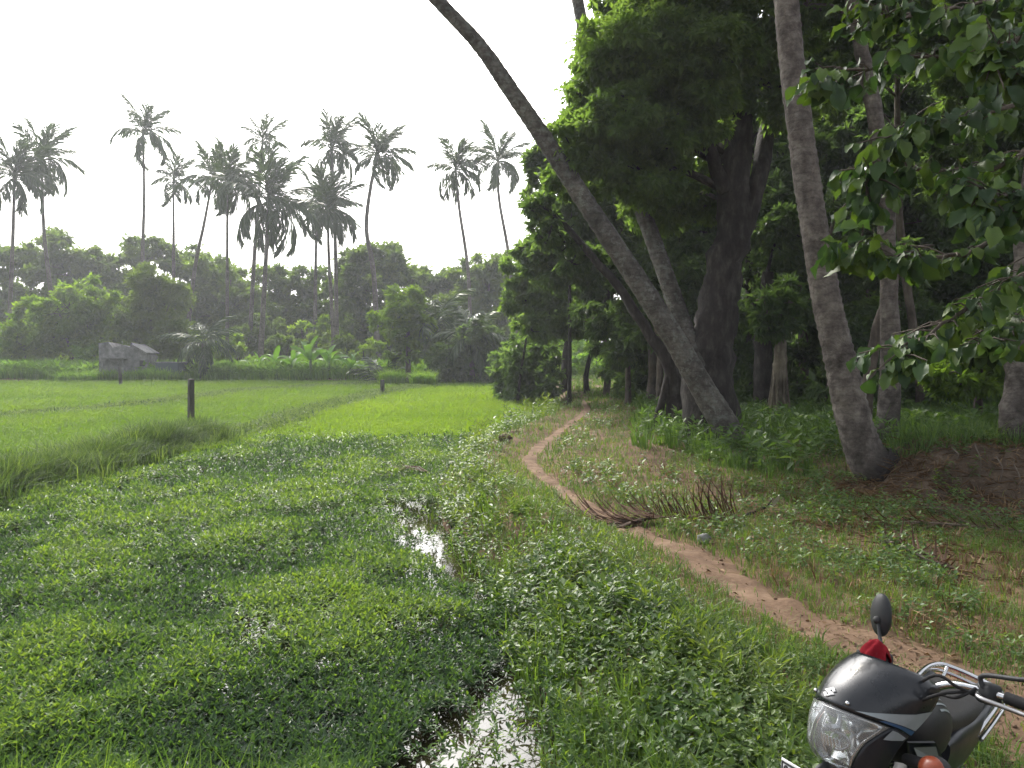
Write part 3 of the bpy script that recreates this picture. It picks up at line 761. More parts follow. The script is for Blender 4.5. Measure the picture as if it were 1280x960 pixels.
lobes = [lob(*a) for a in [(795, 100, 16.2, 76, 54), (722, 175, 16.6, 55, 58), (812, 165, 16.4, 72, 55), (735, 215, 16.4, 55, 34), (860, 45, 15.6, 95, 60), (950, 30, 16.5, 80, 55), (835, 5, 16.5, 80, 50),
                           (728, 125, 17, 24, 34), (900, -70, 16, 180, 70), (870, 215, 18.5, 70, 60), (760, 160, 18.5, 80, 80), (1000, -40, 17.5, 90, 70), (785, 50, 17, 40, 40), (805, 215, 16.3, 66, 34), (850, 135, 16.2, 76, 44), (770, 150, 15.8, 70, 40), (880, 100, 15.8, 60, 36), (965, 110, 16.2, 60, 50), (840, 250, 18.6, 70, 40)]]
tree('big_shade_tree', 'huge dark barked shade tree with a forked trunk rising behind the leaning palm', 'tree', stand(tr[0]), tr, lobes, .17, .085, 'feather', 'darkbark', lai=1.7, flat=.5, sides=16, rough=.10, extra=[fork, fork2], seed=4, limb=.17, tint=.62)

# thin leaning tree to its left
tr = rooted(trunk_px([(856, 505), (838, 460), (808, 412), (775, 362), (738, 318), (700, 275), (675, 255)], 18.5, [26, 18, 14, 11, 9, 7, 4]))
rt = [[(*(np.array(tr[0][:3]) + np.array((dx, 0, .1))), .10), (*(np.array(tr[0][:3]) * .4 + np.array(tr[1][:3]) * .6 + np.array((dx * .4, 0, 0))), .10), (*tr[1][:3], .1)] for dx in (-.75, -.35)]
tree('leaning_slim_tree', 'slim grey tree leaning left beneath the long leaning palm', 'tree', stand(tr[0]), tr, [lob(690, 285, 18.5, 34, 28), lob(722, 318, 18.8, 32, 24), lob(672, 262, 18.5, 22, 20)], .20, .09, 'dark', 'darkbark', extra=rt, seed=9, lai=1.6)

# wood edge on the left of the track: crowns hanging over the path
def wood_tree(label, bx, D, lobes, w, L=.27, W=.125, leaf='dark', bark='bark', group='trees of the dark wood', lean=0, lai=2.2, seed=1, top=None, tint=.5, name='wood_tree', hang=.25, flat=.36):
    b = gp(bx, 480, 0); b = b * 0 + at(bx, 480, D); z = Hz(b[0], b[1])
    ct = np.mean([l[0] for l in lobes], axis=0); tp = max(l[0][2] for l in lobes)
    r = w * .75 * D / FPX / 2
    pts = [(b[0], b[1], z - .15, r * 1.5), (b[0] + lean * .3, b[1], z + 1.0, r), (b[0] * .65 + ct[0] * .35 + lean, b[1], z + .5 * (tp - z), r * .75), (ct[0], ct[1], tp, r * .3)]
    return tree(name, label, 'tree', (b[0], b[1], z), pts, lobes, L, W, leaf, bark, group, lai, seed=seed, hang=hang, tint=tint, flat=flat)
def LB(lst, D): return [lob(a[0], a[1], D + (a[4] if len(a) > 4 else 0), a[2], a[3]) for a in lst]
wood_tree('tree at the left end of the wood overhanging the far end of the path', 648, 33, LB([(672, 395, 42, 30), (650, 372, 28, 24), (700, 408, 40, 22), (690, 355, 40, 36), (668, 335, 30, 30)], 31), 5, bark='darkbark', leaf='feather', seed=11, tint=.6)
wood_tree('tall leafy tree making the left outline of the wood against the sky', 712, 29, LB([(690, 320, 42, 45), (668, 312, 26, 28), (715, 255, 50, 50), (690, 210, 34, 34), (735, 330, 55, 50), (728, 150, 36, 40), (757, 90, 34, 36), (745, 200, 50, 50), (815, 10, 50, 50), (672, 262, 24, 30)], 26), 7, bark='darkbark', leaf='dark', seed=12, tint=.62)
wood_tree('dark trunked tree standing in the bright gap at the end of the path', 707, 41, LB([(700, 385, 60, 30), (745, 380, 55, 32), (720, 345, 60, 40), (735, 400, 40, 20)], 39), 16, leaf='feather', bark='darkbark', seed=13, tint=.55)
wood_tree('slim dark tree right of the bright gap at the path end', 733, 36, LB([(760, 400, 45, 30), (770, 350, 55, 45), (790, 420, 40, 30)], 34), 8, leaf='dark', bark='darkbark', seed=14)
wood_tree('pale stemmed tree just left of the slim leaning tree', 785, 28, LB([(790, 440, 36, 26), (775, 395, 48, 40), (800, 345, 56, 50), (770, 300, 45, 45), (810, 280, 60, 60)], 27), 9, seed=15)
wood_tree('dark tree showing between the two leaning palms', 815, 26, LB([(830, 400, 48, 44), (820, 330, 50, 50), (850, 265, 55, 55), (825, 200, 60, 50), (790, 235, 50, 50)], 25), 16, seed=16, tint=.45)
wood_tree('dark tree filling the wood right behind the forked trunk', 948, 25, LB([(960, 400, 52, 46), (990, 330, 60, 55), (955, 270, 55, 50), (990, 220, 60, 60), (970, 150, 60, 60), (870, 350, 50, 50), (875, 290, 46, 46), (885, 420, 44, 46), (930, 440, 44, 36)], 24), 30, bark='darkbark', seed=17, tint=.4)
wood_tree('dark tree in the wood left of the upright palm', 1003, 27, LB([(1010, 430, 45, 40), (1040, 370, 60, 60), (1020, 290, 60, 60), (1060, 230, 60, 60), (1040, 160, 60, 50)], 26), 18, seed=18, tint=.38)
wood_tree('dense dark tree in the wood right of the upright palm', 1085, 23, LB([(1090, 430, 60, 45), (1120, 370, 70, 55), (1095, 290, 60, 60), (1140, 270, 60, 60), (1130, 190, 60, 55), (1170, 130, 65, 50), (1090, 150, 40, 34)], 22), 16, seed=19, tint=.4)
wood_tree('dark tree at the back of the wood behind the large leaved branches', 1190, 24, LB([(1190, 420, 70, 50), (1235, 350, 70, 60), (1200, 310, 60, 50), (1270, 280, 70, 60), (1240, 180, 60, 50), (1300, 120, 80, 80), (1230, 60, 70, 55), (1310, 400, 80, 60)], 22.5), 18, seed=20, tint=.45)
wood_tree('tree at the far right of the wood with sunlit low leaves', 1222, 17, LB([(1225, 460, 50, 32), (1180, 475, 36, 24), (1275, 440, 45, 40), (1250, 400, 45, 40), (1300, 470, 50, 40)], 16), 12, L=.2, W=.09, leaf='bright', seed=21, tint=.4)
wood_tree('overhanging tree whose high boughs close the top of the wood', 1150, 20, LB([(1120, 20, 70, 50), (1180, 70, 60, 40), (1080, -30, 70, 50), (1250, 10, 80, 50), (1210, 120, 50, 36), (1150, -60, 120, 60), (1035, -30, 40, 30), (1060, 55, 34, 36), (1045, 115, 36, 40), (1085, 105, 36, 40), (1205, 190, 55, 44), (1010, 70, 26, 30)], 18), 16, L=.2, W=.09, leaf='dark', seed=22, tint=.7)
wood_tree('broad tree farthest back in the wood filling the gaps high at the right', 1130, 33, LB([(985, 250, 60, 60), (1000, 130, 60, 60), (1060, 60, 60, 60), (1070, 180, 60, 60), (1060, 300, 60, 60), (1130, 110, 60, 60), (1150, 230, 60, 60), (1130, 330, 60, 60), (1210, 60, 60, 60), (1220, 170, 60, 60), (1220, 290, 60, 60), (1290, 110, 60, 60), (1300, 230, 60, 60), (1290, 340, 60, 60), (1020, 10, 50, 50), (1150, 10, 60, 50)], 30), 20, L=.34, W=.17, bark='darkbark', seed=24, lai=2.6, tint=.4)
wood_tree('tree farthest back in the wood behind the forked trunk', 880, 34, LB([(800, 440, 60, 44), (850, 400, 60, 60), (900, 330, 60, 60), (860, 280, 60, 60), (800, 330, 60, 60), (920, 440, 60, 50), (940, 250, 60, 60), (770, 250, 50, 50)], 32), 18, L=.34, W=.17, bark='darkbark', seed=25, lai=2.4, tint=.4)
# slim brown trunk right of the upright palm, the leaning stem at its foot, the trunk at the right edge
tr = rooted(trunk_px([(1112, 505), (1112, 420), (1110, 320), (1103, 220), (1090, 130), (1076, 60), (1062, -10), (1050, -90)], 14.5, [30, 23, 21, 20, 19, 17, 14, 10]))
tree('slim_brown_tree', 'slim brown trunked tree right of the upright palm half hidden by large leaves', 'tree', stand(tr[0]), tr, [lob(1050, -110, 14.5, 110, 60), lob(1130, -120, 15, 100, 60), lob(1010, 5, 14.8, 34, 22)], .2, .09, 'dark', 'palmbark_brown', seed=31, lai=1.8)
tr = rooted(trunk_px([(1079, 520), (1088, 460), (1097, 410), (1110, 370), (1130, 330)], 15.5, [16, 14, 12, 9, 6]))
tree('leaning_sapling', 'thin pale sapling leaning right at the foot of the slim brown tree', 'tree', stand(tr[0]), tr, [lob(1135, 320, 15.5, 30, 24)], .2, .09, 'dark', 'bark', seed=32, lai=1.5)
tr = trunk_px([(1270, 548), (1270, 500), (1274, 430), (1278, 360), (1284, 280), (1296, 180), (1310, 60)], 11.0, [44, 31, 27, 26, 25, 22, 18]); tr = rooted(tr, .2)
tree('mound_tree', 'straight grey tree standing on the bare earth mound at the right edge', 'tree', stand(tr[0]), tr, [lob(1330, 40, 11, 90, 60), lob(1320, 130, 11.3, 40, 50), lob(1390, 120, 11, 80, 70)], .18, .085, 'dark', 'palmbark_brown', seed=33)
# stub with a skirt of prop roots
tr = rooted(trunk_px([(974, 500), (975, 470), (976, 440), (974, 410), (968, 380)], 20, [19, 17, 15, 12, 8]))
ex = []
for k in range(9):
    a = k * .7; x0, y0 = tr[0][0] + .42 * math.cos(a), tr[0][1] + .42 * math.sin(a)
    ex.append([(x0, y0, Hz(x0, y0) - .05, .035), (tr[0][0] + .25 * math.cos(a), tr[0][1] + .25 * math.sin(a), tr[0][2] + .6, .035), (tr[1][0] + .1 * math.cos(a), tr[1][1] + .1 * math.sin(a), tr[1][2] + .75, .03)])
tree('prop_root_tree', 'small tree on a pale skirt of prop roots between forked tree and upright palm', 'tree', stand(tr[0]), tr, [lob(960, 385, 20, 34, 26), lob(988, 375, 20.3, 34, 28), lob(972, 410, 19.8, 26, 16)], .24, .1, 'dark', 'root', extra=ex, seed=34)
tr = rooted(trunk_px([(954, 505), (953, 450), (955, 400), (960, 340)], 22, [26, 22, 20, 14]))
tree('dark_stem_tree', 'dark stemmed tree close behind the prop rooted one', 'tree', stand(tr[0]), tr, [lob(970, 300, 22, 40, 34)], .25, .11, 'dark', 'darkbark', seed=35)
for bx, D, tp, lab in ((757, 34, 400, 'thin bare stem left of the pale stemmed tree'), (822, 24, 380, 'thin dark stem right of the pale stemmed tree'), (1035, 21, 330, 'thin pale stem left of the upright palm in deep shade')):
    tr = rooted(trunk_px([(bx, 490), (bx + 3, 450), (bx - 2, tp), (bx + 8, tp - 60)], D, [9, 8, 7, 4]))
    tree('thin_tree', lab, 'tree', stand(tr[0]), tr, [lob(bx + 8, tp - 60, D, 30, 26)], .25, .11, 'dark', 'bark', group='thin stems in the wood', seed=bx, lai=1.5)
# undergrowth filling the wood: one mass
mb = MB(); lb = []
for k in range(150):
    y = 19 + 26 * RNG.random(); x = xpath(y) + 3.2 + RNG.random() * (12 + .5 * y) + .12 * (y - 19)
    if y > 33 and x < xpath(y) + 5: continue
    r = .5 + .7 * RNG.random(); lb.append(((x, y, Hz(x, y) + r * .6), (r * 1.2, r, r * .9)))
for k in range(26):
    x, y = 12 + RNG.random() * 16, 27 + 5 * RNG.random(); lb.append(((x, y, 2.2 + 2 * RNG.random()), (1.8, 1.4, 1.6)))
for k in range(40):
    y = 30 + 18 * RNG.random(); x = 12 + 26 * RNG.random(); lb.append(((x, y, 1.5 + 6 * RNG.random()), (2.2, 1.6, 2)))
for k in range(120):
    px = RNG.uniform(630, 690) if RNG.random() < .5 else RNG.uniform(778, 870); D = 32 + 5 * RNG.random() if px < 700 else 27 + 3 * RNG.random()
    lb.append(lob(px, RNG.uniform(430, 484), D + RNG.random() * 2, 8 + 16 * RNG.random() ** 2, 7 + 12 * RNG.random()))
for k in range(70):
    y = 4 + 30 * RNG.random(); x = 13 + .55 * y + 16 * RNG.random(); lb.append(((x, y, Hz(x, y) + .4 + 2.2 * RNG.random() ** 2), (1.5, 1.3, 1.0)))
crown_leaves(mb, lb, .30, .15, 1.5, tint=.42)
tag(mb.build('undergrowth', M['dark'], smooth=False), 'dark leafy undergrowth filling the floor of the wood', kind='stuff')

# ------------------------------------------------------------------ coconut palms
def frond_mesh(nm, droop, seed, mat, nl=34, hangl=.5, lw=.032, ll=.37, sparse=.05):
    g = np.random.default_rng(seed); mb = MB()
    s = np.linspace(0, 1, 12); ang = .10 - droop * s ** 1.4
    dx = np.cos(ang); dz = np.sin(ang)
    P = np.stack([np.concatenate([[0], np.cumsum(dx[1:])]), .05 * np.sin(s * 3) * g.normal() * 3, np.concatenate([[0], np.cumsum(dz[1:])])], 1) / 11
    P[:, 1] /= 1
    tube(mb, P, np.linspace(.017, .004, 12), 5, .9)
    t = np.linspace(.14, .99, nl)
    C = np.stack([np.interp(t, s, P[:, k]) for k in range(3)], 1)
    T = unit(np.stack([np.interp(t, s, np.gradient(P[:, k])) for k in range(3)], 1))
    for sgn in (-1, 1):
        m = g.random(nl) > sparse
        c, tt, q = C[m], T[m], t[m]; n = len(c)
        d = tt * (.55 + .5 * q)[:, None] + np.array((0, sgn, 0)) * (.75 - .2 * q)[:, None] + np.array((0, 0, -1)) * (hangl * (.6 + g.random(n)))[:, None] + g.normal(size=(n, 3)) * .16
        L = ll * np.sin(np.clip(.35 + q * 2.5, 0, math.pi)) ** .6 * (.8 + .35 * g.random(n)) + .04
        d = unit(d)
        nr = np.tile((0, 0, 1.0), (n, 1)) + g.normal(size=(n, 3)) * .4
        # two pieces: stiff base then hanging end
        mid = c + d * (L * .55)[:, None]
        d2 = unit(d + np.array((0, 0, -.9 * hangl - .25)) + g.normal(size=(n, 3)) * .15)
        sd_ = unit(np.cross(nr, d)) * lw / 2
        V = np.stack([c - sd_ * .5, c + sd_ * .5, mid + sd_, mid - sd_, mid + d2 * (L * .5)[:, None]], 1).reshape(-1, 3)
        k = np.arange(n)[:, None] * 5
        mb.add(V, np.concatenate([k + np.array([[0, 1, 2]]), k + np.array([[0, 2, 3]]), k + np.array([[3, 2, 4]])]), np.repeat(np.clip(.2 + .6 * g.random(n), 0, 1), 5))
    return mb.mesh(nm, mat, smooth=False)
FR = [frond_mesh('frond_%s' % k, d, 40 + k, M['palm'], hangl=h) for k, (d, h) in enumerate([(.35, .12), (1.0, .5), (1.4, .75), (1.8, 1.0), (2.0, 1.2), (.6, .3)])]
def put_frond(parent, me, az, el, L, base, roll=0, name='frond'):
    o = link(name, me, parent)
    o.matrix_local = Matrix.Translation(base) @ Matrix.Rotation(az, 4, 'Z') @ Matrix.Rotation(-el, 4, 'Y') @ Matrix.Rotation(roll, 4, 'X') @ Matrix.Diagonal((L, L, L, 1))
    return o
def palm(label, tr, L, nf, bark='palmbark', group='coconut palms beyond the paddies', seed=0, tilt=(.16, 0), sides=8, elmin=-.55, rings=True, n=26):
    g = np.random.default_rng(seed + 100)
    base = np.array(stand(tr[0]))
    t = thing('coconut_palm', label, 'palm tree', base, 0, group)
    T = spline(tr, n); T[:, :3] -= base
    mb = MB()
    if rings:   # leaf-scar rings: a slight step every 12 cm or so
        m = int(min(170, np.sum(np.linalg.norm(np.diff(T[:, :3], axis=0), axis=1)) / .09))
        T = spline(T[::2] if len(T) > 12 else T, m)
        T[:, 3] *= 1 + .05 * ((np.arange(m) % 2) - .5) + .05 * (g.random(m) - .5)
    tube(mb, T[:, :3], T[:, 3], sides, rough=.02, seed=seed)
    mb.build('trunk', M[bark], t)
    top = T[-1][:3]
    for k in range(nf):
        f = k / max(1, nf - 1)
        el = 1.42 - (1.42 - elmin) * f ** 1.15 + g.normal() * .10
        az = k * 2.399 + g.normal() * .15
        # wind from the left pushes the fronds to the right
        dv = Vector((math.cos(az) * math.cos(el), math.sin(az) * math.cos(el), math.sin(el))) + Vector((tilt[0] + .12, tilt[1], 0))
        az = math.atan2(dv.y, dv.x); el = math.atan2(dv.z, math.hypot(dv.x, dv.y))
        me = FR[0 if f < .22 else 5 if f < .38 else 1 if f < .52 else 2 if f < .65 else 3 if f < .85 else 4]
        put_frond(t, me, az, el, L * 1.15 * (.8 + .3 * g.random()) * (.85 if f < .12 else 1), Vector(top) + Vector((0, 0, .1 - .25 * f)), g.normal() * .3)
    return t
def far_palm(label, D, cpx, trunk, L, nf=17, w=6.5, seed=0, **k):
    pts = list(trunk) + [cpx]; D = D * 1.14; L = L * .95; w = w * .72; nf += 3
    n = len(pts); ww = np.linspace(w * 1.15, w * .62, n)
    tr = trunk_px(pts, D, ww)
    x0, x1 = tr[0], tr[1]
    zb = Hz(x0[0], x0[1]); s = (zb - .2 - x0[2]) / max(.1, x1[2] - x0[2])
    b = (x0[0] + (x1[0] - x0[0]) * s * .6, x0[1], zb - .2, x0[3] * 1.3)
    return palm(label, [b] + tr, L, nf, seed=seed, rings=False, **k)
far_palm('coconut palm cut by the left edge of the photo', 62, (18, 222), [(12, 400), (16, 300)], 3.4, seed=1)
far_palm('coconut palm with a slanting trunk, second from the left edge', 66, (52, 200), [(64, 372), (55, 290)], 3.5, 18, seed=2)
far_palm('tallest coconut palm of the left half, alone on a thin straight trunk', 70, (179, 166), [(178, 330), (180, 250)], 3.3, 15, w=5.5, seed=3)
far_palm('small crowned coconut palm just right of the lone tallest one', 72, (217, 226), [(217, 330), (217, 280)], 2.9, 13, w=5, seed=4)
far_palm('coconut palm whose thin trunk slants up to the right behind others', 68, (266, 222), [(243, 340), (255, 280)], 3.4, 17, w=6, seed=5)
far_palm('coconut palm with a bare straight trunk, left of the big drooping crown', 60, (284, 226), [(284, 440), (284, 340)], 3.2, 17, w=6, seed=6)
far_palm('high coconut palm whose crown tops the big drooping crown', 69, (328, 178), [(312, 430), (318, 320), (324, 240)], 2.9, 13, w=7, seed=7)
far_palm('broad coconut palm with the biggest drooping crown in the row', 60, (336, 254), [(326, 440), (331, 350)], 4.3, 22, w=9, seed=8)
far_palm('tall coconut palm with swept up young fronds, left of the crooked one', 66, (414, 186), [(421, 430), (419, 300)], 3.2, 18, w=7, seed=9)
far_palm('lower coconut palm leaning left under a taller crown', 68, (398, 258), [(394, 390), (395, 310)], 3.3, 17, w=5.5, seed=10)
far_palm('coconut palm with a full middle height crown, left of the crooked trunk', 63, (410, 262), [(416, 410), (411, 320)], 3.5, 18, w=6, seed=11)
far_palm('coconut palm with the crooked bent trunk', 66, (472, 196), [(471, 415), (467, 340), (458, 285), (464, 230)], 3.3, 19, w=8, seed=12)
far_palm('left one of two palms standing beside the leaning foreground palm', 64, (569, 212), [(588, 470), (586, 350), (574, 260)], 3.1, 17, w=6, seed=13)
far_palm('right one of two palms standing beside the leaning foreground palm', 66, (622, 202), [(648, 470), (638, 335), (624, 250)], 3.2, 18, w=6, seed=14)
# foreground palms
GF = 'coconut palms beside the path'
tr = rooted(trunk_px([(925, 562), (882, 492), (842, 422), (800, 355), (742, 268), (690, 188), (640, 115), (598, 55), (545, -2), (470, -90), (420, -290), (400, -600)], 15.6, [38, 31, 28, 26, 24, 22, 20, 18, 16, 15, 14, 12]), .1)
tr[0] = (tr[0][0], tr[0][1], tr[0][2], tr[0][3])
palm('long coconut palm leaning far left over the path from mid right', tr, 4.6, 20, 'palmbark_lichen', GF, 21, sides=14, n=60)
tr = rooted(trunk_px([(915, 550), (875, 465, .3), (850, 395, .7), (822, 315, 1.2), (792, 235, 1.8), (765, 165, 2.3), (742, 90, 2.8), (728, 30, 3.1), (716, -40, 3.5), (700, -200, 4), (660, -780, 5)], 16.4, [30, 25, 23, 21, 20, 18, 17, 15, 14, 13, 12]), .1)
palm('slimmer coconut palm leaning left close behind the long leaning one', tr, 4.6, 20, 'palmbark_lichen', GF, 22, sides=12, n=50)
tr = rooted(trunk_px([(1103, 612), (1084, 572), (1066, 520), (1050, 450), (1034, 380), (1022, 310), (1011, 240), (1000, 160), (990, 80), (983, 0), (976, -120), (970, -330), (966, -760)], 11.1, [62, 48, 42, 38, 35, 33, 32, 31, 30, 29, 28, 25, 21]), .12)
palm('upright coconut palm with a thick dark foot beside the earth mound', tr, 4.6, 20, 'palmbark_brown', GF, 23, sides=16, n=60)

# young palms without much stem, low in the background
def young(label, px, py, D, L, nf, seed, stem=.6, group=None, elmin=-.2):
    b = at(px, py, D); z = Hz(b[0], b[1])
    g = np.random.default_rng(seed)
    t = thing('young_palm', label, 'palm tree', (b[0], b[1], z), 0, group)
    mb = MB(); tube(mb, [(0, 0, -.1), (0, 0, stem * .5), (.05, 0, stem)], [.22, .2, .14], 8); mb.build('trunk', M['palmbark'], t)
    for k in range(nf):
        f = k / nf
        put_frond(t, FR[1 + int(3 * f)], k * 2.4, 1.2 - (1.2 - elmin) * f, L * (.85 + .3 * g.random()), Vector((.05, 0, stem)), g.normal() * .3)
young('dark young palm with hanging skirts of fronds right of the teal tub', 254, 450, 60, 3.0, 14, 1, 2.6, elmin=-.9)
young('young palm with arching fronds in the dark bushes below the two palms', 590, 470, 55, 3.4, 12, 2, 3.6, elmin=-.6)
young('low fan of young palm fronds between bananas and bright tree', 476, 462, 57, 2.6, 11, 3, .5)
young('tall young palm left of the dark bushes in the middle distance', 545, 470, 58, 3.3, 12, 4, 4.6, elmin=-.6)

# ------------------------------------------------------------------ background trees
def far_tree(label, bx, D, lst, w, leaf, L=.56, W=.28, seed=0, lai=1.25, tint=.5, name='background_tree'):
    D = D * (1.2 if D >= 63 else 1.1) if D >= 60 else D
    L, W = L * (1.15 if D >= 60 else 1), W * (1.15 if D >= 60 else 1)
    wood_tree(label, bx, D, LB(lst, D), w, L, W, leaf, 'bark', 'trees beyond the paddies', 0, lai, seed, tint=tint, name=name, flat=.55)
far_tree('dark spreading tree at the left edge behind two palms', 30, 74, [(20, 330, 40, 32), (62, 322, 38, 32), (85, 345, 40, 34), (10, 380, 40, 40), (50, 385, 50, 40)], 8, 'olive', seed=41)
far_tree('brownish round tree behind and right of the two left palms', 125, 74, [(112, 335, 30, 26), (140, 340, 32, 24), (125, 375, 45, 40), (92, 322, 22, 18)], 7, 'olive', seed=42, tint=.6)
far_tree('light green loose bushy tree left of the grey hut', 92, 62, [(85, 385, 44, 34), (120, 372, 30, 24), (60, 415, 45, 30), (110, 415, 45, 32), (25, 405, 35, 34), (10, 440, 30, 24)], 6, 'bright', .4, .2, seed=43)
far_tree('soft grey green round tree right behind the grey hut', 190, 61, [(190, 360, 32, 30), (182, 395, 36, 40), (205, 400, 34, 40), (170, 425, 30, 24), (215, 430, 26, 22)], 7, 'olive', .36, .16, seed=44, tint=.75)
far_tree('dark ragged tree behind the lone tallest palm', 225, 76, [(205, 325, 42, 20), (245, 340, 35, 24), (235, 375, 50, 40), (175, 330, 26, 18), (268, 370, 36, 36)], 8, 'olive', seed=45)
far_tree('ragged tree between the two groups of middle palms', 290, 74, [(275, 350, 40, 26), (310, 375, 44, 36), (270, 400, 45, 34), (300, 420, 40, 30)], 7, 'olive', seed=46, tint=.55)
far_tree('sparse branching tree behind the biggest drooping crown', 350, 73, [(350, 365, 40, 30), (385, 350, 32, 24), (365, 400, 45, 36), (395, 405, 36, 32), (335, 410, 36, 34)], 7, 'olive', seed=47)
far_tree('big dark tree with domed top under the crooked palm', 470, 70, [(455, 320, 36, 22), (488, 328, 32, 24), (425, 350, 38, 34), (465, 360, 50, 40), (505, 360, 30, 32), (440, 400, 50, 40), (490, 400, 40, 36)], 11, 'olive', seed=48, tint=.45)
far_tree('fresh green loose tree in front of the dark domed one', 510, 57, [(505, 390, 30, 24), (495, 415, 30, 24), (525, 405, 26, 24), (512, 372, 20, 16), (512, 440, 24, 20)], 10, 'bright', .4, .2, seed=49, lai=1.4, tint=.5)
far_tree('mid green tree left of the two palms beside the leaning palm', 548, 72, [(530, 355, 30, 24), (555, 362, 34, 28), (540, 395, 44, 40), (575, 370, 34, 32)], 8, 'olive', seed=50)
far_tree('mid green tree right of the left twin palm', 605, 68, [(600, 350, 40, 28), (630, 345, 34, 28), (610, 390, 50, 40), (645, 375, 40, 40), (575, 400, 40, 40)], 9, 'olive', seed=51, tint=.55)
far_tree('very dark low tree massed at the corner of the pale rice plot', 605, 55, [(575, 445, 34, 30), (610, 440, 40, 34), (640, 455, 26, 26), (560, 470, 24, 18), (595, 475, 36, 16), (628, 478, 28, 12), (600, 415, 30, 22)], 8, 'dark', .4, .2, seed=52, tint=.55, lai=2)
for k, (px, py, D, s_, lf, lab) in enumerate([(300, 425, 70, 26, 'bright', 'light green bush at the foot of the straight bare palm trunk'), (352, 428, 71, 28, 'olive', 'dull green bush behind the smallest banana plants'), (425, 425, 72, 30, 'olive', 'grey green bush behind the brightest banana plant'),
        (262, 432, 68, 22, 'bright', 'pale bush right of the teal tub'), (35, 432, 68, 34, 'bright', 'broad light green bush low at the left edge'), (455, 432, 70, 24, 'bright', 'fresh green bush behind the low palm fan'), (110, 440, 66, 22, 'reed', 'yellow green bush touching the left side of the hut'), (385, 405, 76, 28, 'bright', 'light green bush higher up between the middle palm trunks'), (330, 400, 78, 30, 'olive', 'loose dull bush filling the gap under the biggest drooping crown')]):
    c = at(px, py, D); z = Hz(c[0], c[1]); r = s_ * D / FPX; hh = max(c[2] - z, .5)
    t = thing('background_bush', lab, 'bush', (c[0], c[1], z), 0, 'bushes at the foot of the palms')
    cm = MB(); crown_leaves(cm, [((RNG.normal() * r * .5, RNG.normal() * r * .3, hh * (.3 + .7 * q / 5)), (r * .55, r * .5, r * .42)) for q in range(6)], .42, .2, 1.5, tint=.55); cm.build('foliage', M[lf], t, smooth=False)
    mb = MB()
    for q in range(4): tube(mb, [(0, 0, -.1), (.3 * r * math.cos(q * 1.6), .3 * r * math.sin(q * 1.6), hh * .9)], [.07, .03], 5)
    mb.build('stem', M['bark'], t)
# hedge-like far growth closing the gaps below the row: one mass
mb = MB(); lb = []
for k in range(120):
    px = -150 + 830 * RNG.random(); D = 92 + 16 * RNG.random()
    lb.append(lob(px, 395 + 60 * RNG.random(), D, 34 + 16 * RNG.random(), 26))
for k in range(30):
    lb.append(lob(-120 + 640 * RNG.random(), 450 + 8 * RNG.random(), 72 + 4 * RNG.random(), 22, 14))
crown_leaves(mb, lb, .7, .36, 1.2, tint=.5)
tag(mb.build('far_thicket', M['olive'], smooth=False), 'tangled thicket closing the view beneath the row of palms', kind='stuff')
# sunlit bushes in the gap where the path ends
for px, py, D, s, lab in ((745, 468, 62, 22, 'sunlit yellow green bush in the gap right of the path end'), (692, 462, 62, 20, 'sunlit bush in the gap left of the dark trunk'), (722, 448, 70, 30, 'pale sunlit bush highest in the gap at the path end'), (775, 470, 64, 24, 'sunlit bush farthest right behind the slim dark trunks')):
    c = at(px, py, D); z = Hz(c[0], c[1]); t = thing('sunlit_bush', lab, 'bush', (c[0], c[1], z), 0, 'sunlit bushes at the path end')
    mb = MB(); r = s * D / FPX
    crown_leaves(mb, [((0, 0, r * .8), (r, r * .8, r * .9)), ((r * .7, .3, r * .5), (r * .7, r * .6, r * .6)), ((-r * .7, -.2, r * .5), (r * .7, r * .6, r * .6))], .4, .2, 1.8, tint=.75)
    mb.build('foliage', M['reed'], t, smooth=False)
    mb = MB(); tube(mb, [(0, 0, -.1), (.05, 0, r * .8)], [.06, .03], 6); mb.build('stem', M['bark'], t)

# ------------------------------------------------------------------ bananas
def paddle(nm, seed, L=1.0, W=.26, droop=1.3):
    g = np.random.default_rng(seed); mb = MB()
    s = np.linspace(0, 1, 9); ang = 1.0 - droop * s ** 1.3
    P = np.stack([np.concatenate([[0], np.cumsum(np.cos(ang[1:]))]), 0 * s, np.concatenate([[0], np.cumsum(np.sin(ang[1:]))])], 1) / 8 * L
    w = W * np.sin(np.clip(.12 + s * 2.95, 0, math.pi)) ** .55; w[0] = .02
    V = np.concatenate([P, P + np.stack([0 * s, w / 2 * (1 + .12 * g.normal(size=9)), .18 * w], 1), P + np.stack([0 * s, -w / 2 * (1 + .12 * g.normal(size=9)), .18 * w], 1)])
    F = [(k, k + 1, 9 + k + 1, 9 + k) for k in range(8)] + [(k + 1, k, 18 + k, 18 + k + 1) for k in range(8)]
    mb.add(V, F, .3 + .6 * g.random()); return mb.mesh(nm, M['banana'])
PD = [paddle('banana_leaf_%d' % k, k, droop=.9 + .35 * k) for k in range(4)]
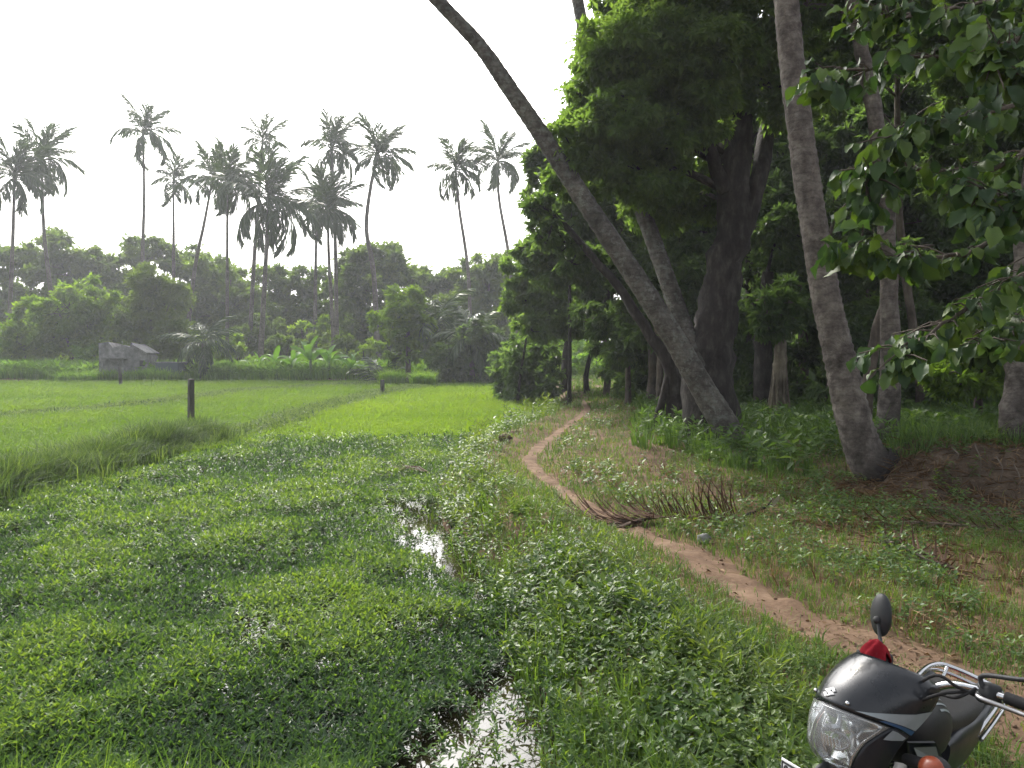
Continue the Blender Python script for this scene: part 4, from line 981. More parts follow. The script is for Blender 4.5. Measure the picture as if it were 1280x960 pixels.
for k, (px, py, D, h, lab) in enumerate([(388, 466, 59, 1.5, 'banana plant with the brightest upright leaves left of the palm fan'), (412, 468, 60, 1.2, 'bushy banana plant right of the brightest one'), (438, 470, 59, .8, 'low banana plant nearest the palm fan'), (344, 466, 61, .9, 'small banana plant under the biggest drooping palm'), (322, 468, 62, .7, 'smallest banana plant, leftmost of the bananas'), (366, 468, 60, .9, 'small banana plant left of the brightest one')]):
    b = at(px, py, D); z = Hz(b[0], b[1]); t = thing('banana_plant', lab, 'banana plant', (b[0], b[1], z), 0, 'banana plants at the far field edge')
    mb = MB(); tube(mb, [(0, 0, -.1), (0, 0, h * .6), (.03, 0, h)], [.13, .11, .08], 7, .3); mb.build('stem', M['stem'], t)
    for j in range(8):
        f = j / 8
        put_frond(t, PD[(j + k) % 4], j * 2.4 + k, .75 - 1.1 * f, (1.5 + .5 * RNG.random()) * (.7 + .25 * h), Vector((0, 0, h * (.95 - .15 * f))), .3 * RNG.normal(), 'leaf')
for k, (px, py, D, lab) in enumerate([(490, 488, 52, 'left of two bright grass clumps at the field corner'), (530, 490, 50, 'right of two bright grass clumps, before the dark tree mass')]):
    b = at(px, py, D); z = max(Hz(b[0], b[1]), ZW)
    mb = MB(); n = 130; a = RNG.random(n) * 6.283; r = .8 * RNG.random(n) ** .6
    tufts(mb, np.cos(a) * r, np.sin(a) * r * .8, np.zeros(n), 8, 1.25, .05, .15, .35, .9, .85)
    o = mb.build('grass_clump', M['reed'], smooth=False); o.location = (b[0], b[1], z); tag(o, lab, 'grass clump', 'bright grass clumps')

# ------------------------------------------------------------------ hut, tub, fence posts
b = at(163, 464, 60.2); z = Hz(b[0], b[1]); U = 62.5 / FPX
hut = thing('old_hut', 'small derelict grey concrete hut with a sloping right side in the weeds', 'hut', (b[0], b[1], z), R(8))
mb = MB()
w, h, dpt = 28 * U, 42 * U, 2.6
prof = np.array([(-w, 0), (w * .95, 0), (w * .95, h * .62), (w * .55, h * .82), (w * .30, h * .98), (w * .22, h * .86), (-w * .1, h * .92), (-w * .45, h * .84), (-w * .62, h * 1.0), (-w, h * .96)])
n = len(prof)
V = np.concatenate([np.stack([prof[:, 0], np.full(n, -dpt / 2), prof[:, 1]], 1), np.stack([prof[:, 0] * .97, np.full(n, dpt / 2), prof[:, 1] * .95], 1)])
mb.add(V, [[k, (k + 1) % n, n + (k + 1) % n, n + k] for k in range(n)]); mb.add(V, [list(range(n))]); mb.add(V, [list(range(n, 2 * n))[::-1]])
mb.build('wall', M['concrete'], hut, smooth=False)
mb = MB(); box(mb, (w * .74, -.02, h * .78), (w * .72, dpt + .5, .10), M=None); o = mb.build('roof', M['concrete'], hut, smooth=False)
o.matrix_local = Matrix.Translation((w * .64, 0, h * .80)) @ Matrix.Rotation(.55, 4, 'Y') @ Matrix.Translation((-w * .74, 0, -h * .78))
mb = MB(); box(mb, (-w * .28, -dpt / 2 - .5, h * .55), (w * .9, 1.1, .09)); mb.build('porch_slab', M['concrete'], hut, smooth=False)
mb = MB(); box(mb, (w * .72, -dpt / 2 - .004, h * .40), (w * .22, .03, h * .16)); mb.build('window', plain('dark_opening', (.03, .03, .03), .9), hut, smooth=False)
for sx in (-.68, .12):
    mb = MB(); box(mb, (w * sx, -dpt / 2 - .95, h * .27), (.10, .10, h * .53)); mb.build('pillar', M['concrete'], hut, smooth=False)
b = at(214, 462, 59); z = Hz(b[0], b[1]); U = 59 / FPX
tub = thing('water_tub', 'dark teal water tub standing in weeds right of the grey hut', 'water tub', (b[0], b[1], z), R(-6))
mb = MB(); box(mb, (0, 0, .62), (1.85, 1.3, 1.24), bev=.06); mb.build('body', M['teal'], tub)
for a, s in (((0, -.66, 1.25), (1.96, .07, .08)), ((0, .66, 1.25), (1.96, .07, .08)), ((-.95, 0, 1.25), (.07, 1.25, .08)), ((.95, 0, 1.25), (.07, 1.25, .08))):
    mb = MB(); box(mb, a, s, bev=.015); mb.build('rim', M['concrete'], tub)
for px, py0, py1, D, w, lean, lab in ((238, 474, 552, 20.6, 7, .03, 'weathered square post rising from the bund grass, nearest of the posts'), (151, 459, 485, 50, 3.6, -.02, 'thin dark post at the back of the left paddy'), (478, 475, 495, 40, 4.2, .01, 'short dark post at the corner of the pale rice plot')):
    a, c = at(px, py1, D), at(px, py0, D); z = max(ZW - .3, Hz(a[0], a[1]) - .3); hh = c[2] - z; r = w * D / FPX / 2
    mb = MB(); k = np.linspace(0, 1, 7)
    tube(mb, np.stack([lean * k * hh, .02 * np.sin(k * 5), k * hh], 1), r * (1.35 - .12 * k), 4, rough=.05, seed=px)
    for q in (.55, .8): tube(mb, [(lean * q * hh - r * 1.4, -r * .9, q * hh), (lean * q * hh + r * 1.4, -r * .9, q * hh + .01)], .006, 4)
    o = mb.build('fence_post', M['post'], smooth=False); o.location = (a[0], a[1], z); tag(o, lab, 'post', 'posts in the paddies')

# ------------------------------------------------------------------ stones, sticks, fallen fronds
for px, py, D0, r, mat, lab, nm in ((775, 742, 0, (.13, .10, .10), 'stone', 'grey stone half buried among bank weeds left of the path', 'stone'), (880, 678, 0, (.065, .05, .05), 'stone', 'small pale stone on the grass at the right edge of the path', 'stone'),
                                 (630, 555, 0, (.16, .12, .08), 'redsoil', 'brown clod of earth on the bank above the far weeds', 'earth_clod'), (640, 748, 0, (.07, .06, .09), 'redsoil', 'dark brown clod of earth at the water edge', 'earth_clod')):
    p_ = gp(px, py, .02); z = Hz(p_[0], p_[1])
    mb = MB(); ellip(mb, (0, 0, 0), r, 18, 12, noise=.45, seed=px); o = mb.build(nm, M[mat]); o.location = (p_[0], p_[1], z + r[2] * .75); tag(o, lab, nm.replace('_', ' '))
def leaflet_mesh(nm, seed, L, W, curl):
    g = np.random.default_rng(seed); s = np.linspace(0, 1, 6); mb = MB()
    c = np.stack([.0 * s, curl * s ** 2, s * (1 - .25 * curl * s)], 1) * L; w = W * np.array([.55, 1, 1, .8, .5, .06]) / 2
    V = np.concatenate([c + np.stack([w, 0 * s, 0 * s], 1), c + np.stack([0 * s, .5 * w, 0 * s], 1), c - np.stack([w, 0 * s, 0 * s], 1)])
    F = [(k, k + 1, 7 + k, 6 + k) for k in range(5)] + [(6 + k, 7 + k, 13 + k, 12 + k) for k in range(5)]
    mb.add(V, F, g.random()); return mb.mesh(nm, M['dryred'])
LF = [leaflet_mesh('leaflet_%d' % k, k, 1.0, .06, (.1, .3, .5, -.2)[k]) for k in range(4)]
def dead_frond(label, path, spec, r=.018, mats='dryred'):
    """path: world points; spec(t) -> list of (dir, length)"""
    P = spline(path, 24); b = P[0].copy(); P = P - b
    t = thing('fallen_palm_frond', label, 'palm frond', b, 0, 'fallen palm fronds')
    mb = MB(); tube(mb, P, np.linspace(r, r * .3, 24), 6, .6, rough=.08); mb.build('rachis', M[mats], t)
    for q, d, L, v in spec:
        c = Vector([np.interp(q, np.linspace(0, 1, 24), P[:, k]) for k in range(3)])
        o = link('leaflet', LF[v % 4], t)
        o.matrix_local = Matrix.Translation(c) @ Vector(d).to_track_quat('Z', 'Y').to_matrix().to_4x4() @ Matrix.Diagonal((L * 1.1, L, L, 1))
def onground(px, py, dz=.04):
    p = gp(px, py, .05); return np.array((p[0], p[1], Hz(p[0], p[1]) + dz))
pth = [onground(928, 648), onground(890, 650, .06), onground(850, 648, .06), onground(815, 648, .06), onground(780, 648, .05), onground(742, 642, .03)]
sp = []
for k in range(48):
    q = .02 + .60 * k / 48
    sp.append((q, (-.32 - .35 * q + RNG.normal() * .08, .25 + RNG.normal() * .15, .95 - .5 * q + RNG.normal() * .06), (.52 - .3 * q) * (.75 + .4 * RNG.random()), k))
for k in range(64):
    q = .5 + .49 * k / 64; s = (-1) ** k
    sp.append((q, (-.9, s * .45 + RNG.normal() * .15, .06 + RNG.normal() * .05), .62 * (.7 + .5 * RNG.random()), k))
for k in range(10):
    sp.append((.05 + .06 * k, (-.4 + RNG.normal() * .2, -.9, .1), .35, k))
dead_frond('fallen red brown palm frond across the path with upright leaflets', pth, sp)
pth = [gp(538, 592, -.12), gp(520, 583, -.05), gp(500, 586, -.08), gp(480, 594, -.16)]
sp = [(.05 + .9 * k / 30, (-.55 + RNG.normal() * .1, -.5 * (-1) ** k + RNG.normal() * .1, -.25 + .3 * RNG.random()), .34 * (.7 + .5 * RNG.random()), k) for k in range(30)]
dead_frond('small brown palm frond lying on the pond weed near the bank', pth, sp, .014)
pth = [onground(1100, 672), onground(1130, 690, .07), onground(1165, 706, .05), onground(1190, 712)]
sp = [(.05 + .9 * k / 30, (.3 + RNG.normal() * .3, (-1) ** k * .8, .12 + .2 * RNG.random()), .3 * (.7 + .5 * RNG.random()), k) for k in range(30)]
dead_frond('grey brown fallen frond lying below the earth mound', pth, sp, .02, 'bark')
pth = [onground(1290, 668), onground(1230, 660, .05), onground(1150, 656, .06), onground(1080, 650)]
sp = [(.05 + .9 * k / 40, (-.8 + RNG.normal() * .1, (-1) ** k * .5, .06 + .1 * RNG.random()), .45 * (.7 + .5 * RNG.random()), k) for k in range(40)]
dead_frond('long dry frond lying along the foot of the earth mound', pth, sp, .02, 'root')
P = [onground(930, 646, .03), onground(948, 640, .05), onground(962, 637, .08), onground(972, 630, .12)]
mb = MB(); Q = spline(P, 10) - P[0]; tube(mb, Q, np.linspace(.02, .008, 10), 6, rough=.1); tube(mb, [Q[5], Q[5] + np.array((.1, .05, .10))], [.01, .004], 5)
o = mb.build('dead_stick', M['darkbark']); o.location = P[0]; tag(o, 'dark dead stick lying at the butt of the red brown frond', 'stick')
p_ = onground(966, 636, .06); mb = MB(); s = np.linspace(0, 1, 7); w = .035 * np.sin(.2 + s * 2.9)
mb.add(np.concatenate([np.stack([w, -.02 * s, .17 * s], 1), np.stack([0 * s, .015 - .02 * s, .17 * s], 1), np.stack([-w, -.02 * s, .17 * s], 1)]), [(k, k + 1, 8 + k, 7 + k) for k in range(6)] + [(7 + k, 8 + k, 15 + k, 14 + k) for k in range(6)], .9)
o = mb.build('pale_leaf', plain('pale_dry_leaf', (.5, .47, .38), .7)); o.location = p_; o.rotation_euler = (.3, .25, .4); tag(o, 'pale dry leaf standing up beside the dark stick', 'leaf')
# hanging roots on the cut face of the mound
for k, (px, py0, py1) in enumerate([(1218, 555, 598), (1267, 580, 615), (1190, 560, 575), (1245, 570, 600)]):
    a = at(px, py0, 9.75); c = at(px + 5, py1, 9.6); a[2] = max(a[2], Hz(a[0], a[1]) + .03); c[2] = max(c[2], Hz(c[0], c[1]) + .02); m_ = (a + c) / 2 + np.array((.04, -.03, 0)); m_[2] = max(m_[2], Hz(m_[0], m_[1]) + .03)
    mb = MB(); Q = spline([a, m_, c], 8); tube(mb, Q - Q[0], np.linspace(.009, .004, 8), 5, rough=.1)
    o = mb.build('bare_root', M['bark']); o.location = Q[0]
    tag(o, ['pale bare root hanging down the middle of the earth mound', 'pale bare root hanging at the right end of the earth mound', 'short bare root at the left top of the earth mound', 'bare root between the two long ones on the earth mound'][k], 'root', 'roots on the earth mound')

# ------------------------------------------------------------------ near tree with large leaves
def big_leaf(nm, seed):
    g = np.random.default_rng(seed); mb = MB(); n = 8; s = np.linspace(0, 1, n)
    w = .56 * np.array([.06, .22, .52, .80, .98, .96, .66, .08]) / 2
    cv = .35 + .7 * g.random(); ang = -cv * s * 1.3
    c = np.stack([np.concatenate([[0], np.cumsum(np.cos(ang[1:]))]), .04 * np.sin(s * 4) * g.normal(), np.concatenate([[0], np.cumsum(np.sin(ang[1:]))])], 1) / (n - 1)
    up = .40 + .35 * g.random()
    wav = .10 * np.sin(s * 14 + g.random() * 6)
    V = np.concatenate([c, c + np.stack([0 * s, w, up * w + wav * w * 3], 1), c + np.stack([0 * s, -w, up * w - wav * w * 3], 1)])
    F = [(k, k + 1, n + k + 1, n + k) for k in range(n - 1)] + [(k + 1, k, 2 * n + k, 2 * n + k + 1) for k in range(n - 1)]
    mb.add(V, F, g.random() ** 1.4)
    tube(mb, [(-.16, 0, .03), (-.05, 0, .01), (.02, 0, 0)], .011, 4, .8, cap=False)
    return mb.mesh(nm, M['teak'])
BL = [big_leaf('big_leaf_%d' % k, 60 + k) for k in range(9)]
bx, by = 5.35, 6.4
tk = thing('large_leaved_tree', 'near tree with large drooping leaves reaching in from the right edge', 'tree', (bx, by, Hz(bx, by)))
TB = np.array((bx, by, Hz(bx, by)))
mb = MB(); tr = spline([(0, 0, -.15, .16), (.05, 0, 1, .13), (0, .05, 2.4, .115), (-.1, .1, 4.2, .09), (-.05, .2, 6.5, .05)], 24)
tube(mb, tr[:, :3], tr[:, 3], 12, rough=.06, seed=8); mb.build('trunk', M['bark'], tk)
def bz(z): return np.array([np.interp(z, tr[:, 2], tr[:, k]) for k in (0, 1)] + [z]) + TB
branches = [
    (bz(2.0), [(1330, 320, 6.0), (1280, 346, 5.9), (1232, 372, 5.7), (1185, 402, 5.5), (1135, 432, 5.4), (1122, 452, 5.3)], .030),
    (bz(2.4), [(1340, 250, 6.1), (1265, 292, 5.9), (1200, 318, 5.7), (1140, 322, 5.6), (1085, 318, 5.5), (1072, 312, 5.4)], .028),
    (bz(2.9), [(1330, 180, 6.1), (1260, 205, 5.9), (1195, 215, 5.8), (1130, 210, 5.7), (1085, 215, 5.6), (1086, 245, 5.5)], .028),
    (bz(3.2), [(1340, 90, 6.1), (1270, 130, 5.9), (1200, 150, 5.7), (1140, 158, 5.6), (1124, 178, 5.5)], .026),
    (bz(3.4), [(1350, 20, 6.2), (1270, 55, 6.0), (1190, 68, 5.9), (1110, 78, 5.8), (1050, 92, 5.7), (1024, 100, 5.6)], .022),
    (bz(3.8), [(1340, -40, 6.1), (1260, -5, 5.9), (1190, 12, 5.8), (1120, 22, 5.7), (1099, 10, 5.6)], .022),
    (bz(1.7), [(1340, 380, 6.2), (1285, 400, 6.0), (1235, 418, 5.9), (1224, 432, 5.8)], .020),
    (bz(2.2), [(1330, 280, 5.3), (1275, 255, 5.1), (1235, 240, 5.0), (1224, 262, 5.0)], .02),
    (bz(3.0), [(1330, 130, 5.2), (1280, 100, 5.0), (1240, 60, 5.0), (1239, 90, 5.0)], .02)]
leaf_spots = []
for st, pts, r in branches:
    P = spline([st] + [at(*p) for p in pts], 30) - TB
    P[1:-1] += RNG.normal(size=(28, 3)) * .012
    mb = MB(); tube(mb, P, np.linspace(r, .006, 30), 7, rough=.08)
    T = unit(np.gradient(P, axis=0))
    for k in np.repeat(np.arange(7, 30), 2):
        if k == 29 or RNG.random() < .9:
            side = unit(np.cross(T[k], (0, 0, 1))) * RNG.choice([-1, 1]) + rand_unit(1)[0] * .6
            ln = .07 + .22 * RNG.random()
            e = P[k] + (T[k] * .7 + side * .6 + np.array((0, 0, .15))) * ln
            if k == 29: e = P[k] + T[k] * .05
            tube(mb, [P[k], (P[k] + e) / 2 + np.array((0, 0, .02)), e], [.007, .006, .004], 4, cap=False)
            ax = unit(e - P[k])
            for j in range(RNG.integers(3, 6) + (3 if k == 29 else 0)):
                o_ = rand_unit(1)[0]; d = unit(ax * .55 + o_ * .75 + np.array((-.15, -.05, -.6)))
                leaf_spots.append((e - ax * .05 * j, d, .11 + .09 * RNG.random()))
    mb.build('branch', M['bark'], tk)
order = RNG.permutation(len(leaf_spots))
mb = MB()
def leaf_mat(c, d, L):
    d = Vector(d); up = Vector((RNG.normal() * .5, RNG.normal() * .5 - .2, 1)); y = up.cross(d).normalized(); zz = d.cross(y).normalized()
    m_ = Matrix((d, y, zz)).transposed().to_4x4(); m_.translation = Vector(c) + Vector(d) * L * .15
    return m_ @ Matrix.Diagonal((L, L, L, 1))
for n_, k in enumerate(order):
    c, d, L = leaf_spots[k]
    if n_ < 300:
        o = link('leaf', BL[n_ % 9], tk); o.matrix_local = leaf_mat(c, d, L)
    else:
        me = BL[n_ % 9]; m_ = np.array(leaf_mat(c, d, L))
        V = np.array([v.co for v in me.vertices]) @ m_[:3, :3].T + m_[:3, 3]
        mb.add(V, [list(p.vertices) for p in me.polygons], me.attributes['rnd'].data[0].value)
# upper crown out of the frame
for k in range(420):
    c = np.array((-.2, .2, 5.6)) + rand_unit(1)[0] * np.array((1.7, 1.7, 1.1)) * RNG.random() ** .4
    me = BL[k % 9]; m_ = np.array(leaf_mat(c, unit(rand_unit(1)[0] + np.array((0, 0, -.4))), .2))
    V = np.array([v.co for v in me.vertices]) @ m_[:3, :3].T + m_[:3, 3]
    mb.add(V, [list(p.vertices) for p in me.polygons], me.attributes['rnd'].data[0].value)
tag(mb.build('foliage', M['teak'], tk), kind='stuff')

# ------------------------------------------------------------------ motorcycle
BM = {}
BM['black'] = plain('black_gloss_paint', (.007, .010, .015), .26, 0, .4, .35)
BM['navy'] = plain('navy_black_paint', (.008, .011, .017), .38, 0, .4, .15)
BM['tank'] = plain('dark_grey_tank', (.012, .013, .015), .5, 0, .4)
BM['silver'] = plain('silver_graphic', (.26, .30, .32), .4, .1)
BM['blue'] = plain('blue_graphic', (.03, .08, .17), .35)
BM['white'] = plain('white_print', (.75, .76, .77), .45)
BM['chrome'] = plain('chrome', (.62, .63, .65), .16, 1.0)
BM['steel'] = plain('dull_steel', (.30, .30, .31), .4, 1.0)
BM['rubber'] = plain('black_rubber', (.018, .018, .019), .75, 0, .3, 0, .2)
BM['vinyl'] = plain('black_vinyl', (.022, .021, .021), .55, 0, .4, 0, .25)
BM['plastic'] = plain('matt_black_plastic', (.022, .024, .026), .55, 0, .4)
BM['amber'] = plain('amber_lens', (.24, .05, .02), .3, 0, .4, .2)
BM['red'] = plain('red_lens', (.4, .02, .02), .2, 0, .6)
BM['reflector'] = plain('headlamp_reflector', (.82, .83, .84), .17, 1.0)
BM['mirror'] = plain('mirror_glass', (.85, .86, .87), .03, 1.0)
BM['engine'] = plain('cast_alloy', (.16, .16, .165), .5, .7)
BM['cloth'] = noisemat('red_cloth', [(.3, (.15, .006, .012)), (.7, (.24, .014, .022))], 12, 4, .9, .4, 90, .1, dist=.004)
m, nt, out = nodes('lamp_glass')
a = nt.nodes.new('ShaderNodeBsdfTransparent'); a.inputs[0].default_value = (.86, .88, .88, 1)
b = nt.nodes.new('ShaderNodeBsdfGlossy'); b.inputs['Roughness'].default_value = .06; b.inputs['Color'].default_value = (.95, .97, 1, 1)
fz = nt.nodes.new('ShaderNodeFresnel'); fz.inputs[0].default_value = 1.6
c = nt.nodes.new('ShaderNodeBsdfDiffuse'); c.inputs[0].default_value = (.55, .56, .55, 1)
m1 = nt.nodes.new('ShaderNodeMixShader'); m1.inputs[0].default_value = .22
nt.links.new(a.outputs[0], m1.inputs[1]); nt.links.new(c.outputs[0], m1.inputs[2])
m2 = nt.nodes.new('ShaderNodeMixShader'); nt.links.new(fz.outputs[0], m2.inputs[0]); nt.links.new(m1.outputs[0], m2.inputs[1]); nt.links.new(b.outputs[0], m2.inputs[2])
nt.links.new(m2.outputs[0], out.inputs['Surface']); BM['glass'] = m

for k_ in ('black', 'navy', 'tank', 'vinyl', 'plastic'):      # road dust: uneven sheen and a faint tan film
    nt_ = BM[k_].node_tree; p_ = [q for q in nt_.nodes if q.type == 'BSDF_PRINCIPLED'][0]
    tc_ = nt_.nodes.new('ShaderNodeTexCoord'); nn = nt_.nodes.new('ShaderNodeTexNoise'); nn.inputs['Scale'].default_value = 9; nn.inputs['Detail'].default_value = 9; nn.inputs['Roughness'].default_value = .75
    nt_.links.new(tc_.outputs['Object'], nn.inputs['Vector'])
    r0 = p_.inputs['Roughness'].default_value
    mr = nt_.nodes.new('ShaderNodeMapRange'); mr.inputs['From Min'].default_value = .3; mr.inputs['From Max'].default_value = .7; mr.inputs['To Min'].default_value = r0 * .85; mr.inputs['To Max'].default_value = min(1, r0 + .10)
    nt_.links.new(nn.outputs['Fac'], mr.inputs['Value']); nt_.links.new(mr.outputs[0], p_.inputs['Roughness'])
    src = p_.inputs['Base Color'].links[0].from_socket
    mx_ = nt_.nodes.new('ShaderNodeMix'); mx_.data_type = 'RGBA'; f_ = ramp(nt_, nn.outputs['Fac'], [(.45, (0, 0, 0)), (.75, (.07, .07, .07))])
    nt_.links.new(f_, mx_.inputs[0]); nt_.links.new(src, mx_.inputs[6]); mx_.inputs[7].default_value = (.20, .17, .14, 1); nt_.links.new(mx_.outputs[2], p_.inputs['Base Color'])
bike = thing('motorcycle', 'black motorcycle parked at the lower right with its small fairing toward the camera', 'motorcycle')
bike.matrix_world = Matrix.Translation(BIKE_POS) @ Matrix.Rotation(BIKE_H, 4, 'Z') @ Matrix.Rotation(-BIKE_LEAN, 4, 'X') @ Matrix.Rotation(BIKE_PITCH, 4, 'Y') @ Matrix.Diagonal((.97, .97, .97, 1))
SO = np.array((.42, 0, .90)); sa = Vector((-math.sin(.45), 0, math.cos(.45)))
SM = np.array(Matrix.Rotation(BIKE_STEER, 3, sa))
def steer(mb):
    mb.V = [(v - SO) @ SM.T + SO for v in mb.V]; return mb
def front(name, mb, mat, parent=None, smooth=True):
    return steer(mb).build(name, BM[mat] if isinstance(mat, str) else mat, parent or bike, smooth)
def body(name, mb, mat, parent=None, smooth=True):
    return mb.build(name, BM[mat] if isinstance(mat, str) else mat, parent or bike, smooth)
CU = np.array([0, .08, .20, .35, .45, .60, .75, .90, 1.0])
CX = np.array([.560, .592, .612, .605, .585, .556, .520, .475, .445])
CZ_ = np.array([.752, .772, .815, .885, .932, .980, 1.020, 1.060, 1.080])
CH = np.array([.075, .092, .108, .125, .138, .150, .155, .142, .118])
CD = np.array([.09, .11, .125, .145, .155, .165, .16, .145, .12])
def cs(u, t, off=0.0):
    """fairing surface: u up the front, t degrees round from the centre line (left positive)"""
    def f(u, t):
        u = np.clip(u, -.02, 1.02)
        x, z, h, d = (np.interp(u, CU, c) for c in (CX, CZ_, CH, CD))
        # smooth the profile
        for du in (.03, -.03):
            x2, z2, h2, d2 = (np.interp(u + du, CU, c) for c in (CX, CZ_, CH, CD)); x, z, h, d = x + x2, z + z2, h + h2, d + d2
        x, z, h, d = x / 3, z / 3, h / 3, d / 3
        at_ = np.abs(t); r = np.radians(np.minimum(at_, 90)); e = np.clip((at_ - 90) / 40, 0, 1.2)
        y = np.sign(t) * h * (np.sin(r) ** .92 - .10 * e)
        return np.stack([x - d * (1 - np.cos(r)) - e * .05, y, z - .035 * (1 - np.cos(r)) - .02 * e], -1)
    u = np.asarray(u, float); t = np.asarray(t, float) + 1e-4
    p = f(u, t)
    if off:
        a = f(u + .01, t) - f(u - .01, t); b = f(u, t + 1) - f(u, t - 1)
        n = unit(np.cross(b, a)); p = p + n * off
    return p
def grid(mb, Pg, rnd=.5, flip=False):
    a, b = Pg.shape[:2]; i, j = np.meshgrid(np.arange(a - 1), np.arange(b - 1), indexing='ij')
    F = np.stack([i * b + j, i * b + j + 1, (i + 1) * b + j + 1, (i + 1) * b + j], -1).reshape(-1, 4)
    mb.add(Pg.reshape(-1, 3), F[:, ::-1] if flip else F, rnd)
def decal(c4, off=.0035, n=12, m_=4):
    s, r = np.meshgrid(np.linspace(0, 1, n), np.linspace(0, 1, m_), indexing='ij')
    c4 = np.array(c4, float)
    ut = ((1 - s) * (1 - r))[..., None] * c4[0] + (s * (1 - r))[..., None] * c4[1] + (s * r)[..., None] * c4[2] + ((1 - s) * r)[..., None] * c4[3]
    mb = MB(); grid(mb, cs(ut[..., 0], ut[..., 1], off)); return mb
def thick(o, t):
    md = o.modifiers.new('shell', 'SOLIDIFY'); md.thickness = t; md.offset = -1; return o
tmax = lambda u: np.interp(u, [0, .1, .3, .44], [48, 58, 66, 80])
# visor
ug, tg_ = np.meshgrid(np.linspace(.452, 1, 16), np.linspace(-128, 128, 41), indexing='ij')
ug = ug - .055 * (1 - np.cos(np.radians(np.minimum(np.abs(tg_), 90)))) * 0 + .0 * tg_
mb = MB(); grid(mb, cs(ug, tg_)); visor = thick(front('visor', mb, 'black'), .006)
# lower side panels beside the lamp and chin under it
for sg in (1, -1):
    uu = np.linspace(0, .447, 10); ug = np.repeat(uu[:, None], 14, 1); f = np.linspace(0, 1, 14)[None]
    tt = sg * (tmax(ug) + 2 + f * (128 - tmax(ug) - 2)); mb = MB(); grid(mb, cs(ug, tt, -.001), flip=sg < 0); thick(front('side_panel', mb, 'navy'), .006)
    mb = decal([(.468, sg * 40), (.50, sg * 127), (.70, sg * 127), (.490, sg * 52)]); front('silver_stripe', mb, 'silver')
    mb = decal([(.462, sg * 66), (.458, sg * 127), (.492, sg * 127), (.476, sg * 72)]); front('blue_stripe', mb, 'blue')
    mb = decal([(.37, sg * 82), (.41, sg * 118), (.43, sg * 120), (.435, sg * 84)]); front('lower_stripe', mb, 'silver')
    for u_, t_ in ((.50, 30), (.79, 96)):
        c0 = cs(np.array([u_]), np.array([sg * t_]), .004)[0]; mb = MB(); ellip(mb, c0, (.007, .007, .007), 10, 6); front('bolt', mb, 'chrome')
mb = MB(); ug, tg_ = np.meshgrid(np.linspace(-.02, .0, 3), np.linspace(-60, 60, 20), indexing='ij')
top = cs(0 * ug[0], tg_[0], 0); bot = top * np.array((.93, .8, 1)) + np.array((-.02, 0, -.075)); grid(mb, np.stack([bot, (bot * .4 + top * .6) + np.array((.006, 0, -.01)), top])); thick(front('chin', mb, 'plastic'), .005)
# emblem: an angular letter S of two interlocked hooks
E = [(.85, .45), (.3, .95), (-.9, .1), (.15, -.35), (-.1, -.55), (-.55, -.2), (-.85, -.45), (-.3, -.95), (.9, -.1), (-.15, .35), (.1, .55), (.55, .2)]
pe = cs(np.array([.535 + .05 * b_ for a_, b_ in E]), np.array([3 + 8.0 * a_ for a_, b_ in E]), .005)
mb = MB(); mb.add(pe, [list(range(12))]); mb.add(pe - np.array((.003, 0, .002)), [list(range(12))[::-1]]); front('emblem', mb, 'white', smooth=False)
# headlamp
uu = np.linspace(.0, .444, 14); f = np.linspace(-1, 1, 27)
ug = np.repeat(uu[:, None], 27, 1); tt = f[None] * tmax(ug)
lamp = MB(); grid(lamp, cs(ug, tt, .001)); hl = front('headlight', lamp, 'glass')
mb = MB(); Pg = cs(ug * .94 + .012, tt * .95, -.006)
cen = np.array((.515, 0, .85)); w_ = np.clip(1 - np.maximum(np.abs(f)[None] + 0 * ug, np.abs(uu[:, None] / .222 - 1)), 0, 1)
Pg = Pg * (1 - .0 * w_[..., None]); Pg[..., 0] -= .085 * np.sqrt(w_); grid(mb, Pg); thick(front('reflector', mb, 'reflector', hl), .003)
mb = MB(); tube(mb, [(.50, 0, .855), (.56, 0, .857)], [.014, .011], 12); ellip(mb, (.565, 0, .857), (.018, .012, .012), 12, 8); front('bulb', mb, 'chrome', hl)
mb = MB(); a_ = np.linspace(0, 2 * math.pi, 25); tube(mb, np.stack([.578 + 0 * a_ - .03 * np.abs(np.cos(a_)), .058 + .021 * np.cos(a_), .835 + .024 * np.sin(a_)], 1), .004, 6, cap=False); front('lamp_ring', mb, 'chrome', hl)
for k in range(7):
    mb = MB(); y_ = -.05 + .016 * k; tube(mb, [(.545 - 1.2 * y_ ** 2, y_, .80), (.552 - 1.2 * y_ ** 2, y_, .83)], .004, 5); front('reflector_rib', mb, 'reflector', hl)
